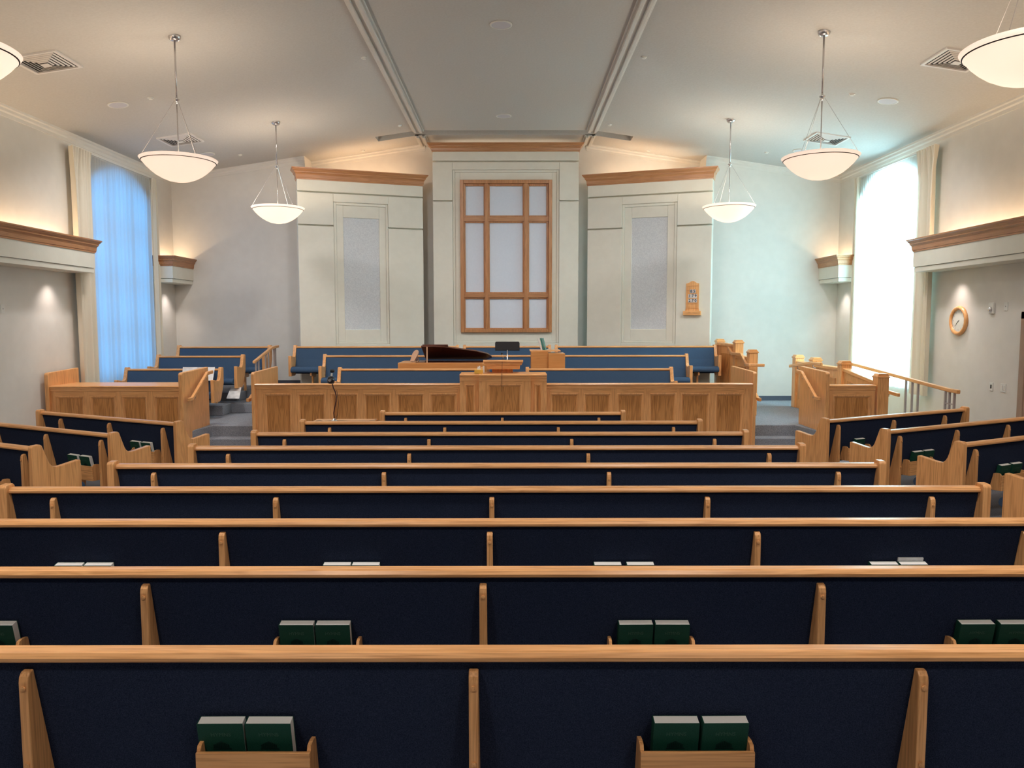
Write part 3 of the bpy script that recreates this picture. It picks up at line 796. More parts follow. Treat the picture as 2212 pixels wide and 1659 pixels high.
# hymnals
def make_book(label, group, detailed=True):
    w, h, t = 0.166, 0.235, 0.042
    b = thing('hymnal', label, 'book', group=group)
    m = MB()
    m.box(-w/2, w/2, 0, 0.0025, 0, h).box(-w/2, w/2, t-0.0025, t, 0, h).box(-w/2, -w/2+0.004, 0.003, t-0.003, 0, h)
    m.build('cover', COVER, b, bevel=0.0012)
    MB().box(-w/2+0.004, w/2-0.002, 0.0025, t-0.0025, 0.004, h-0.001).build('pages', PAGES, b)
    if detailed:
        text('HYMNS', 0.022, (0.0, -0.0008, h*0.80), (PI/2, 0, 0), LETT, b, name='title_lettering', ext=0.0003)
        m = MB()
        for k in range(9):
            hh = 0.014+0.016*(1-abs(k-4)/4.5)
            m.box(-0.028+0.0065*k-0.0024, -0.028+0.0065*k+0.0024, -0.0010, 0.0, h*0.80-0.058, h*0.80-0.058+hh)
        m.box(-0.034, 0.034, -0.0010, 0.0, h*0.80-0.064, h*0.80-0.059)
        m.build('cover_emblem', EMB, b)
    return b
proto = make_book('x', 'x')
first = [True]
def place_book(pew, x, label, group, tilt=R(12), yaw=0, z=0.358, yoff=0.066, dz=0, mirror=False):
    o = proto if first[0] else copy_tree(proto)
    first[0] = False
    M = Matrix.Translation(pew.location) @ Euler((0, 0, pew.rotation_euler.z)).to_matrix().to_4x4() @ Matrix.Translation((x, yoff, z+dz)) @ Matrix.Rotation(yaw, 4, 'Z') @ Matrix.Rotation(tilt, 4, 'X')
    o.rotation_mode = 'XYZ'
    o.location = M.to_translation(); o.rotation_euler = M.to_euler()
    o['label'] = label; o['group'] = group
    return o
pews = [o for o in C.objects if o.name.split('.')[0] == 'pew']
def rowpew(i): return [o for o in pews if o['label'] == ordn[i]][0]
G = 'hymnals in the racks of the nearest pew'
for x, l in ((-1.058, 'green hymnal, left of the pair in the left rack of the nearest pew'), (-.884, 'green hymnal, right of the pair in the left rack of the nearest pew'),
             (.594, 'green hymnal, left of the pair in the right rack of the nearest pew'), (.772, 'green hymnal, right of the pair in the right rack of the nearest pew')):
    place_book(rowpew(8), x, l, G, yaw=R(random.uniform(-1, 1)))
G = 'hymnals in the racks of the second nearest pew'
for x, l in ((-2.475, 'green hymnal at the left edge, in the second nearest pew'), (-1.036, 'green hymnal, left of the left-middle pair in the second nearest pew'), (-.862, 'green hymnal, right of the left-middle pair in the second nearest pew'),
             (.592, 'green hymnal, left of the right-middle pair in the second nearest pew'), (.768, 'green hymnal, right of the right-middle pair in the second nearest pew'),
             (2.230, 'green hymnal, left of the pair near the right edge in the second nearest pew'), (2.420, 'green hymnal, right of the pair touching the right edge, second nearest pew')):
    place_book(rowpew(7), x, l, G, yaw=R(random.uniform(-1, 1)), dz=0.0)
G = 'hymnals peeping over the second nearest pew'
for x, l in ((-2.650, 'hymnal top edge peeping over a rail, left of the pair farthest left'), (-2.475, 'hymnal top edge peeping over a rail, right of the pair farthest left'),
             (-1.048, 'hymnal top edge peeping over a rail, left of the left-middle pair'), (-.876, 'hymnal top edge peeping over a rail, right of the left-middle pair'),
             (.570, 'hymnal top edge peeping over a rail, left of the spaced right-middle pair'), (.765, 'hymnal top edge peeping over a rail, right of the spaced right-middle pair'),
             (2.222, 'hymnal top edge peeping over a rail, left of the pair farthest right'), (2.398, 'hymnal top edge peeping over a rail, in front of a thin taller booklet')):
    place_book(rowpew(6), x, l, G, dz=0.0)
# thin booklet standing behind the last of them
bk = MB().box(-0.076, 0.076, 0, 0.010, 0, 0.262).build('booklet', PAPER, None, bevel=0.001)
bp = rowpew(6); bk.location = (2.395, bp.location.y+0.110, 0.36); bk.rotation_euler = (R(12), 0, 0)
tag(bk, 'thin cream booklet standing behind the rightmost peeping hymnal', 'booklet')
G = 'hymnals in the racks of the left block'
place_book(L1, l1x(287, 965), 'green hymnal, left of the pair in the frontmost left-block pew', G, dz=0.0)
place_book(L1, l1x(311, 968), 'green hymnal, right of the pair in the frontmost left-block pew', G, dz=0.0)
place_book(L2, l2x(152, 995), 'green hymnal, left of the pair in the second left-block pew', G, dz=0.0)
place_book(L2, l2x(178, 998), 'green hymnal, right of the pair in the second left-block pew', G, dz=0.0)
G = 'hymnals in the racks of the right block'
place_book(R1_, r1x(1862, 965), 'lone green hymnal in the frontmost right-block pew', G, dz=0.0)
place_book(R2_, r2x(1989, 990), 'green hymnal, left of the pair in the second right-block pew', G, dz=0.0)
place_book(R2_, r2x(2012, 990), 'green hymnal, right of the pair in the second right-block pew', G, dz=0.0)
place_book(R3_, r3x(2178, 1020), 'green hymnal, left of the pair in the third right-block pew', G, dz=0.0)
place_book(R3_, r3x(2203, 1018), 'green hymnal, right of the pair at the right edge in the third right-block pew', G, dz=0.0)

# choir pews on the platform, facing the hall
def choir(px0, px1, y, zf, h, label, nb, group='choir pews facing the hall', bl=None):
    yr = y
    zr = zf+h
    dc = yr*math.cos(PITCH)+(CAM_H-zr)*math.sin(PITCH)
    a, b = (px0-1106)/F_PX*dc, (px1-1106)/F_PX*dc
    a += 0.045; b -= 0.045
    xm = (a+b)/2; L = (b-a)/2
    brs = [lerp(-L+0.38, L-0.38, k/(nb-1)) for k in range(nb)] if nb > 1 else [0]
    return make_pew('choir_pew', label, 'pew', -L, L, (xm, y+0.04, zf), PI, brs, (), group, h, True)
choir(732, 1045, 13.02, PLAT, 0.88, 'blue choir pew just behind the rostrum, left of the pulpit', 4)
choir(1137, 1452, 13.02, PLAT, 0.88, 'blue choir pew just behind the rostrum, right of the pulpit', 4)
choir(700, 1485, 14.42, 0.54, 0.862, 'long blue choir pew running behind the piano and the organ console', 7)
choir(636, 990, 15.12, 0.70, 0.852, 'rearmost blue choir pew below the left tall panel', 4)
choir(1002, 1189, 15.12, 0.70, 0.852, 'short rearmost blue choir pew below the oak grid', 2)
choir(1200, 1546, 15.12, 0.70, 0.852, 'rearmost blue choir pew below the right tall panel', 4)
GL = 'choir pews of the left bank'
choir(272, 478, 13.50, PLAT+0.0, 0.855, 'lowest blue choir pew by the left window, papers on its back', 3, GL)
choir(340, 526, 14.32, 0.54, 0.862, 'middle blue choir pew by the left window', 2, GL)
choir(385, 584, 15.12, 0.70, 0.852, 'highest blue choir pew by the left window, beside the steel railing', 3, GL)

# ================================================================== PANELLED OAK PARTITIONS
def mould_panel(parent, x0, x1, z0, z1, y, name='field_panel'):
    """sunk panel: moulding frame with its field board inside"""
    f = MB().box(x0+0.02, x1-0.02, y+0.022, y+0.03, z0+0.02, z1-0.02).build(name, OZV, parent)
    m = MB(); W_ = 0.045
    rings = []
    for (o, yy) in ((0.0, y-0.004), (0.012, y-0.010), (0.026, y-0.004), (W_, y+0.020)):
        rings.append([m.bm.verts.new(v) for v in ((x0+o, yy, z0+o), (x1-o, yy, z0+o), (x1-o, yy, z1-o), (x0+o, yy, z1-o))])
    back = [m.bm.verts.new(v) for v in ((x0, y+0.02, z0), (x1, y+0.02, z0), (x1, y+0.02, z1), (x0, y+0.02, z1))]
    rr = [back]+rings
    for A, B in zip(rr, rr[1:]):
        for i in range(4): m.bm.faces.new((A[i], A[(i+1) % 4], B[(i+1) % 4], B[i]))
    m.build('panel_moulding', OZ, f)
    return f
def panel_front(parent, x0, x1, y, z0, z1, holes, depth=0.09, capname='cap_rail', cap_over=0.03, cap_h=0.05, cap_depth=None):
    """framed front: stiles and rails with sunk panels in the given (x0,x1) openings"""
    top = z1-0.05-0.10; bot = z0+0.14
    m = MB()
    m.box(x0, x1, y+0.03, y+depth, z0, z1-cap_h)              # core
    xs = [x0]+[v for h in holes for v in h]+[x1]
    for i in range(0, len(xs), 2): m.box(xs[i], xs[i+1], y, y+0.03, z0, z1-cap_h)
    m.build('frame_body', OZ, parent)
    for h in holes:
        MB().box(h[0], h[1], y, y+0.03, top, z1-cap_h).build('cross_rail', OX, parent)
        MB().box(h[0], h[1], y, y+0.03, z0, bot).build('cross_rail', OX, parent)
    for h in holes: mould_panel(parent, h[0], h[1], bot, top, y)
    cdp = cap_depth if cap_depth else depth
    prof = [(y-0.004, z1-cap_h-0.035), (y-0.010, z1-cap_h-0.030), (y-0.010, z1-cap_h-0.006), (y-0.45*cap_over, z1-cap_h+0.002), (y-0.55*cap_over, z1-0.55*cap_h), (y-cap_over, z1-0.46*cap_h), (y-cap_over-0.004, z1-0.012), (y-cap_over+0.008, z1), (y+cdp+cap_over, z1), (y+cdp+cap_over, z1-cap_h), (y+0.028, z1-cap_h), (y+0.0, z1-cap_h-0.035)]
    MB().prism(prof, 'x', x0, x1).build(capname, OX, parent)
def end_board(parent, x0, x1, y0, y1, z0, z1a, z1b, name='end_board', m_=None):
    """upright side board, its top running from z1a (near) to z1b (far)"""
    MB().prism([(y0, z0), (y0, z1a-0.03), (y0+0.02, z1a-0.004), (y0+0.05, z1a), (y1, z1b), (y1, z0)], 'x', x0, x1).build(name, m_ or OZ, parent, bevel=0.010, seg=3)

def X_at(px_, y, z):
    dc = y*math.cos(PITCH)+(CAM_H-z)*math.sin(PITCH); return (px_-1106)/F_PX*dc
ZR = 1.062
YR = 12.0
ro = thing('rostrum', 'long oak panelled rostrum front with pulpit bay in the middle', 'rostrum', (0, YR, 0))
holesL = [(X_at(540+a/3.95-1, YR, 0.9), X_at(540+b/3.95+1, YR, 0.9)) for a, b in ((120, 352), (405, 640), (690, 920), (970, 1200), (1250, 1485), (1535, 1765))]
holesR = [(X_at(1080+a/3.95-1, YR, 0.9), X_at(1080+b/3.95+1, YR, 0.9)) for a, b in ((430, 670), (715, 945), (1000, 1225), (1275, 1505), (1545, 1790), (1840, 2075))]
xa, xb = -4.05, 3.79
bx0, bx1 = -0.82, 0.545
fx0, fx1 = -0.515, 0.29
panel_front(ro, xa, bx0, 0, 0, ZR, holesL)
panel_front(ro, bx1, xb, 0, 0, ZR, holesR)
# pulpit bay: raised middle stepping forward
ZB = 1.215
panel_front(ro, bx0, fx0, -0.06, 0, ZB, [(bx0+0.075, fx0-0.055)], depth=0.45, cap_over=0.028, cap_h=0.075)
panel_front(ro, fx1, bx1, -0.06, 0, ZB, [(fx1+0.055, bx1-0.075)], depth=0.45, cap_over=0.028, cap_h=0.075)
panel_front(ro, fx0, fx1, -0.16, 0, ZB+0.006, [(fx0+0.13, fx1-0.13)], depth=0.55, cap_over=0.028, cap_h=0.075)
end_board(ro, xa-0.055, xa, -0.03, 1.20, 0, 1.245, 1.270)
end_board(ro, xb, xb+0.055, -0.03, 1.20, 0, 1.245, 1.270)

def handrail(label, pts, n_br, wallx, cat='handrail', group='oak handrails', name='handrail', size=(0.045, 0.055)):
    h = thing(name, label, cat, pts[0], group=group)
    o = Vector(pts[0])
    q = [Vector(p)-o for p in pts]
    MB().bar(q, *size).build('rail', OY, h, bevel=0.010)
    for k in range(n_br):
        t = (k+0.5)/n_br
        L = [ (q[i+1]-q[i]).length for i in range(len(q)-1)]; s = t*sum(L)
        for i, l in enumerate(L):
            if s <= l: p = q[i].lerp(q[i+1], s/l); break
            s -= l
        wx = wallx-o.x
        MB().tube([(p.x, p.y, p.z-0.028), (p.x, p.y, p.z-0.065), (lerp(p.x, wx, 0.4), p.y, p.z-0.085), (wx, p.y, p.z-0.085)], 0.008, 8).build('rail_bracket', NICKEL, h, smooth=True)
    return h
handrail('slanting oak handrail on the stair side of the left rostrum end', [(-4.185, 12.02, 0.80), (-4.185, 12.12, 0.80), (-4.185, 12.95, 1.15), (-4.185, 13.1, 1.15)], 2, -4.105)
handrail('slanting oak handrail on the stair side of the right rostrum end', [(3.925, 12.02, 0.80), (3.925, 12.12, 0.80), (3.925, 12.95, 1.15), (3.925, 13.1, 1.15)], 2, 3.845)

# pulpit desk standing in the bay
pu = thing('pulpit', 'oak pulpit desk with moulded top in the middle of the rostrum', 'pulpit', (0, 12.28, 0))
px0, px1 = X_at(1063, 12.2, 1.3), X_at(1108, 12.2, 1.3)
MB().box(px0, px1, -0.10, 0.22, PLAT, 1.30).build('column', OZ, pu, bevel=0.006)
dx0, dx1 = X_at(1044, 12.1, 1.4), X_at(1130, 12.1, 1.4)
zt1 = 1.435
MB().prism([(-0.262, 1.395), (-0.262, zt1-0.018), (-0.250, zt1), (0.30, zt1-0.07), (0.30, 1.36)], 'x', dx0, dx1).build('desk_top', OX, pu, bevel=0.004)
MB().prism([(dx0+0.055, 1.285), (dx0+0.045, 1.36), (dx0+0.012, 1.375), (dx0+0.006, 1.398), (dx1-0.006, 1.398), (dx1-0.012, 1.375), (dx1-0.045, 1.36), (dx1-0.055, 1.285)], 'y', -0.236, 0.29).build('desk_body', OX, pu, bevel=0.003)
MB().box(dx0+0.02, dx1-0.02, -0.252, -0.236, 1.352, 1.385).build('desk_moulding', OX, pu, bevel=0.005)
# microphone, cord
mi = thing('microphone', 'small gooseneck microphone on the pulpit top', 'microphone', (-0.145, 12.40, 1.41))
MB().lathe([(0, 0), (0.03, 0), (0.028, 0.012), (0, 0.016)], 20).build('mic_base', BLACK, mi)
MB().tube([(0, 0, 0.01), (0, -0.01, 0.06), (-0.012, -0.05, 0.10)], 0.005, 8).build('gooseneck', CHROME, mi, smooth=True)
MB().tube([(-0.012, -0.05, 0.10), (-0.02, -0.08, 0.115)], 0.011, 10).build('mic_head', BLACK, mi, smooth=True)
co = MB().tube([(-0.153, 12.0, 1.405), (-0.154, 11.99, 1.36), (-0.155, 11.985, 1.26), (-0.156, 11.808, 1.24), (-0.157, 11.802, 1.18), (-0.158, 11.800, 1.05), (-0.158, 11.802, 0.95)], 0.0035, 6).build('cord', BLACKP)
tag(co, 'thin dark cord hanging down the front of the pulpit', 'cord')
# tissue box
tb = thing('tissue_box', 'yellow tissue box with white tissue on the left corner of the pulpit bay', 'tissue box', (X_at(1034, 11.98, 1.25), 11.98, ZB+0.007))
MB().box(-0.065, 0.065, -0.055, 0.055, 0, 0.062).build('carton', YEL, tb, bevel=0.003)
MB().prism([(-0.028, 0.060), (-0.012, 0.115), (-0.002, 0.10), (0.006, 0.125), (0.024, 0.118), (0.03, 0.060)], 'y', -0.012, 0.012).build('tissue', TISS, tb, bevel=0.004)
wb = MB().box(-0.014, 0.014, -0.014, 0.014, 0, 0.115).build('bottle', TISS, None, bevel=0.006, loc=(X_at(1045, 12.08, 1.25), 12.08, ZB+0.007))
tag(wb, 'small white bottle behind the yellow tissue box', 'bottle')

# ---- left sacrament table enclosure
ST = 11.5
zt_ = 1.075
st = thing('panelled_table', 'oak panelled table enclosure at the left wall with shiny top', 'table', (0, ST, 0))
tx0, tx1 = -6.975, -5.02
hl = [(X_at(a, ST, 0.9), X_at(b, ST, 0.9)) for a, b in ((120, 182), (193, 250), (262, 318), (331, 388))]
panel_front(st, tx0, tx1, 0, 0, zt_, hl, depth=0.66, cap_over=0.03)
end_board(st, tx0-0.06, tx0, -0.05, 0.78, 0, 1.275, 1.305)
end_board(st, tx1, tx1+0.06, -0.05, 0.95, 0, 1.275, 1.305)
handrail('slanting oak handrail on the stair side of the left table enclosure', [(-4.885, 11.48, 0.865), (-4.885, 11.60, 0.865), (-4.885, 12.20, 1.215), (-4.885, 12.42, 1.225)], 2, -4.96)
# ---- right box by the ramp
rb = thing('panelled_partition', 'oak panelled partition beside the ramp right of the rostrum', 'partition', (0, ST, 0))
rx0, rx1 = 4.78, X_at(1890, ST, 0.9)
panel_front(rb, rx0, rx1, 0, 0, 1.075, [(rx0+0.07, rx1-0.05)], depth=0.09)
end_board(rb, rx0-0.06, rx0, -0.05, 1.0, 0, 1.275, 1.305)
handrail('slanting oak handrail on the stair side of the right partition', [(4.64, 11.48, 0.865), (4.64, 11.60, 0.865), (4.64, 12.20, 1.215), (4.64, 12.42, 1.225)], 2, 4.72)

def post(name_parent, x, y, z0, z1, w=0.17):
    m = MB().box(x-w/2, x+w/2, y-w/2, y+w/2, z0, z1-0.055)
    p = m.build('post', OZ, name_parent, bevel=0.006)
    MB().box(x-w/2-0.012, x+w/2+0.012, y-w/2-0.012, y+w/2+0.012, z1-0.062, z1-0.040).prism([(x-w/2-0.008, z1-0.040), (x-w/2+0.02, z1), (x+w/2-0.02, z1), (x+w/2+0.008, z1-0.040)], 'y', y-w/2+0.006, y+w/2-0.006).build('post_cap', OX, p, bevel=0.004)
    return p
def low_wall(parent, a, b, za, zb, z0a, z0b, th=0.09):
    """panelled guard wall from a to b (xy), tops za->zb"""
    A, B = Vector((*a, 0)), Vector((*b, 0)); ax = (B-A); L = ax.length; ang = math.atan2(ax.y, ax.x)
    M = Matrix.Translation(A) @ Matrix.Rotation(ang, 4, 'Z')
    def T(m, name, mt, par=parent, **k): return m.build(name, mt, par, xf=M, **k)
    T(MB().prism([(0, z0a), (L, z0b), (L, zb-0.05), (0, za-0.05)], 'y', -th/2, th/2), 'guard_board', OZ)
    T(MB().prism([(0, za-0.055), (L, zb-0.055), (L, zb), (0, za)], 'y', -th/2-0.025, th/2+0.025), 'guard_cap', OY, bevel=0.008)
    if L > 0.5:
        for s in (-1, 1):
            y0 = s*(th/2)
            T(MB().prism([(0.14, z0a+0.18), (L-0.14, z0b+0.18), (L-0.14, zb-0.19), (0.14, za-0.19)], 'y', min(y0, y0+s*0.012), max(y0, y0+s*0.012)), 'guard_panel', OZV, bevel=0.008)
gw = thing('ramp_guard', 'oak guard wall with four capped posts along the ramp', 'guard wall', (0, 0, 0))
gp = [(5.60, 11.56, 1.245), (5.58, 12.80, 1.375), (5.58, 14.02, 1.375), (5.60, 14.93, 1.385)]
for x, y, z in gp: post(gw, x, y, PLAT if y > 12 else 0.0, z)
for (x, y, z), (x2, y2, z2) in zip(gp, gp[1:]): low_wall(gw, (x, y+0.085), (x2, y2-0.085), z-0.12, z2-0.12, PLAT, PLAT)
handrail('short level oak handrail on the rostrum side of the ramp guard, far end', [(5.42, 13.35, 1.285), (5.42, 13.9, 1.275), (5.42, 14.88, 1.165)], 2, 5.52)
handrail('oak handrail stub on the near post of the ramp guard', [(5.80, 11.40, 0.93), (5.80, 12.6, 1.00)], 2, 5.69)
gr = thing('stair_guard', 'oak guard wall with three stepped capped posts right of the choir pews', 'guard wall', (0, 0, 0))
sp = [(4.30, 13.66, 1.535), (4.30, 14.52, 1.685), (4.16, 15.30, 1.690)]
for x, y, z in sp: post(gr, x, y, PLAT, z, 0.155)
low_wall(gr, (4.30, 13.74), (4.30, 14.44), 1.40, 1.40, PLAT, PLAT)
low_wall(gr, (4.29, 14.60), (4.13, 15.22), 1.60, 1.62, PLAT, PLAT)
handrail('stepped oak handrail on the front of the stair guard', [(4.17, 15.34, 1.597), (4.19, 14.90, 1.591), (4.20, 14.58, 1.425), (4.20, 13.99, 1.430), (4.20, 13.66, 1.262), (4.20, 13.52, 1.26), (4.47, 13.50, 1.26)], 2, 4.23)

# ---- steel railings
sr = thing('steel_railing', 'grey steel railing with slanting oak handrail beside the left choir steps', 'railing', (-4.72, 0, 0))
MB().bar([(0, 13.95, 1.30), (0, 15.02, 1.53), (0, 15.42, 1.545)], 0.05, 0.05).build('rail', OY, sr, bevel=0.01)
for y in (14.06, 14.22, 14.62, 14.80, 15.15, 15.24):
    zt2 = 1.30+(min(y, 15.02)-13.95)/1.07*0.23
    MB().box(-0.013, 0.013, y-0.013, y+0.013, 0.72 if y > 14.85 else (0.54 if y > 14.05 else PLAT), zt2).build('baluster', STEEL, sr)
for y0, y1 in ((14.06, 14.22), (14.62, 14.80), (15.15, 15.24)):
    MB().box(-0.008, 0.008, y0, y1, 1.10, 1.12).build('cross_bar', STEEL, sr)
rr = thing('steel_railing', 'grey steel ramp railing with long slanting oak handrail by the right window', 'railing', (6.18, 0, 0))
MB().bar([(0, 13.9, 1.262), (0, 13.0, 1.205), (0, 10.75, 1.062), (0, 10.52, 1.058)], 0.05, 0.055).build('rail', OY, rr, bevel=0.01)
for y in (11.94, 11.75, 11.58, 10.84, 10.74, 10.62):
    zt2 = 1.06+(y-10.6)/3.3*0.20
    MB().box(-0.014, 0.014, y-0.014, y+0.014, max(0, (y-10.6)/4.35*PLAT), zt2-0.02).build('baluster', STEEL, rr)
MB().box(-0.009, 0.009, 10.62, 10.84, 0.86, 0.88).build('cross_bar', STEEL, rr)

# ================================================================== PIANO, ORGAN, STAND
pi_ = thing('grand_piano', 'honey oak grand piano with dark lid propped open behind the left choir pew', 'piano', (-1.965, 13.13, PLAT))
out = [(0, 0), (0.30, 0.0), (0.62, 0.02), (0.90, 0.10), (1.14, 0.24), (1.34, 0.38), (1.50, 0.50), (1.56, 0.60), (1.55, 0.70), (1.46, 0.76), (0, 0.76)]
body = [(0, 0.0), (1.45, 0.0), (1.53, 0.05), (1.56, 0.2), (1.56, 0.70), (1.46, 0.76), (0, 0.76)]
MB().prism(body, 'z', 0.66, 0.975).build('case', PIANOR, pi_, bevel=0.008)
MB().box(-0.06, 0.0, 0.02, 0.74, 0.66, 0.85).build('keyslip', PIANOR, pi_, bevel=0.006)
for x, y in ((0.15, 0.12), (0.15, 0.64), (1.40, 0.38)):
    MB().lathe([(0.055, 0.66), (0.05, 0.40), (0.035, 0.08), (0.05, 0.06), (0.05, 0.0), (0, 0)], 12, (x, y, 0)).build('leg', PIANOR, pi_, smooth=True)
# inside: dark recess with plate
MB().prism([(0.30, 0.04), (1.42, 0.04), (1.50, 0.2), (1.50, 0.68), (0.30, 0.72)], 'z', 0.975, 0.982).build('soundboard', PIANOW, pi_)
lm = MB()
lidp = [(0.40, 0.0), (0.62, 0.0), (0.80, 0.03), (0.98, 0.10), (1.14, 0.17), (1.34, 0.26), (1.52, 0.40), (1.60, 0.55), (1.60, 0.66), (1.50, 0.76), (0.40, 0.76)]
lm.prism(lidp, 'z', 0.0, 0.022)
LM = Matrix.Translation((0, 0.76, 0.99)) @ Matrix.Rotation(-R(20.0), 4, 'X') @ Matrix.Translation((0, -0.76, 0))
lid = lm.build('lid', PIANOW, pi_, xf=LM)
MB().box(0.42, 0.86, 0.0, 0.30, 0.024, 0.042).build('front_flap', PIANOW, lid, xf=LM)
MB().tube([(0.50, 0.03, 0.975), (0.50, 0.05, 1.25)], 0.012, 8).build('prop_stick', DESKW, pi_)
mdp = [(0.085*math.cos(R(t)), 0.14+0.085*math.sin(R(t))) for t in range(0, 181, 20)]+[(-0.06, 0.0), (0.06, 0.0)]
md = MB().prism(mdp, 'y', -0.006, 0.006).build('music_desk', DESKW, pi_, loc=(0.21, 0.30, 0.985), rot=(R(-28), 0, R(-48)))
MB().tube([(0.32, 0.36, 0.98), (0.27, 0.34, 1.14)], 0.010, 6).tube([(0.27, 0.42, 0.98), (0.25, 0.38, 1.14)], 0.010, 6).build('desk_prop', DESKW, pi_)

og_ = thing('organ_console', 'light oak organ console right of the pulpit with books on top', 'organ', (0, 13.15, PLAT))
ox = lambda p: X_at(p, 13.2, 1.5)
MB().box(ox(1147), ox(1184), 0, 0.55, 0, 1.165).build('cabinet', PIANOR, og_, bevel=0.006)
MB().box(ox(1184), ox(1220), -0.05, 0.50, 0, 1.135).build('side_cabinet', PIANOR, og_, bevel=0.006)
MB().box(ox(1145), ox(1211), 0.03, 0.58, 1.165, 1.185).build('top_board', OX, og_, bevel=0.004)
for k, (m_, lab, tl) in enumerate(((PAPER, 'white book leaning on the organ console, leftmost of three', 17), (TEAL, 'dark teal book leaning on the organ console, middle of three', 15), (TEAL2, 'light teal book leaning on the organ console, rightmost of three', 15))):
    b = thing('songbook', lab, 'book', (ox(1171+4.5*k), 13.30, PLAT+1.186), rot=(0, R(-tl), 0), group='books on the organ')
    MB().box(-0.013, -0.010, 0, 0.16, 0, 0.215).box(0.010, 0.013, 0, 0.16, 0, 0.215).box(-0.010, 0.010, 0.0, 0.003, 0, 0.215).build('cover', m_, b)
    MB().box(-0.0098, 0.0098, 0.004, 0.155, 0.003, 0.212).build('pages', PAGES, b)
pw = MB().box(-0.07, 0.07, -0.05, 0.05, 0, 0.014).build('hymn_pad', PAPER, None, loc=(ox(1180), 13.42, PLAT+1.187))
tag(pw, 'flat white pad lying at the foot of the teal books', 'pad')

ms = thing('music_stand', 'black music stand behind the pulpit', 'music stand', (X_at(1096, 12.75, 1.6), 12.75, PLAT))
MB().prism([(-0.205, 0.0), (-0.205, 0.125), (-0.19, 0.145), (0.19, 0.145), (0.205, 0.125), (0.205, 0.0)], 'y', -0.004, 0.004).build('desk', BLACK, ms, bevel=0.003, loc=(0, 0, 1.205), rot=(R(-12), 0, 0))
MB().box(-0.205, 0.205, 0.0, 0.05, 1.197, 1.205).build('desk_lip', BLACK, ms)
MB().tube([(0, 0.0, 0.14), (0, 0.0, 1.21)], 0.010, 10).build('pole', CHROME, ms, smooth=True)
for k in range(3):
    a = R(90+120*k)
    MB().tube([(0, 0, 0.22), (0.22*math.cos(a), 0.22*math.sin(a), 0.012)], 0.008, 8).build('leg', BLACK, ms)

# ================================================================== CAMERA TABLE
tbl = thing('side_table', 'small light oak table between the two frontmost centre pews', 'table', (-2.12, 9.78, 0))
MB().box(-0.42, 0.37, -0.19, 0.10, 0.745, 0.775).build('table_top', OX, tbl, bevel=0.006)
for sx in (-1, 1):
    for sy in (-1, 1):
        MB().box(sx*0.34-0.02, sx*0.34+0.02, sy*0.06-0.065, sy*0.06-0.025, 0, 0.745).build('leg', OZ, tbl, bevel=0.004)
def XT(px_, z): return X_at(px_, 9.66, z)
wc = thing('webcam', 'black webcam on a curved gooseneck standing on the small table', 'camera', (XT(722, 0.78), 9.66, 0.776))
x0 = wc.location.x
MB().lathe([(0, 0), (0.045, 0), (0.042, 0.010), (0.02, 0.016), (0.012, 0.035), (0, 0.036)], 24).build('stand_base', CHROME, wc, smooth=True)
gn = [(722, 0.80), (721, 0.88), (723, 0.95), (726, 1.03), (726.5, 1.09), (724, 1.15), (720, 1.20), (718, 1.25)]
MB().tube([(XT(p, z)-x0, 0, z-0.776) for p, z in gn], 0.0075, 8).build('gooseneck', RED, wc, smooth=True)
MB().lathe([(0, -0.05), (0.035, -0.045), (0.046, -0.015), (0.046, 0.02), (0.03, 0.045), (0, 0.05)], 20, (XT(715, 1.3)-x0, 0, 1.30-0.776)).build('camera_body', BLACKP, wc, smooth=True)
MB().lathe([(0, -0.02), (0.02, -0.02), (0.02, 0.02), (0, 0.022)], 16).build('lens_ring', CHROME, wc, loc=(XT(715, 1.3)-x0, -0.045, 1.30-0.776), rot=(PI/2, 0, 0))
MB().tube([(XT(716, 1.3)-x0, 0, 0.56), (XT(717, 1.3)-x0, 0, 0.61)], 0.012, 8).build('joint', WHITE, wc)
MB().lathe([(0, -0.022), (0.024, -0.018), (0.030, 0), (0.024, 0.018), (0, 0.022)], 20, (XT(718, 1.3)-x0, 0, 0.638)).build('light_head', BLACKP, wc, smooth=True)
cb = MB().tube([(XT(727, 1.2), 9.67, 1.17), (XT(731, 1.0), 9.67, 1.0), (XT(729, .9), 9.68, 0.88), (XT(725, .8), 9.66, 0.782), (XT(700, .8), 9.60, 0.780), (XT(690, .8), 9.70, 0.783), (XT(683, .8), 9.62, 0.780)], 0.003, 6).build('cable', BLACKP)
tag(cb, 'thin black cable from the webcam across the left of the small table', 'cable')
cb = MB().tube([(XT(727, .8), 9.66, 0.781), (XT(760, .8), 9.61, 0.781), (XT(798, .8), 9.62, 0.781), (XT(810, .8), 9.72, 0.783), (XT(822, .8), 9.64, 0.781)], 0.003, 6).build('cable', BLACKP)
tag(cb, 'thin black cable from the webcam across the right of the small table', 'cable')

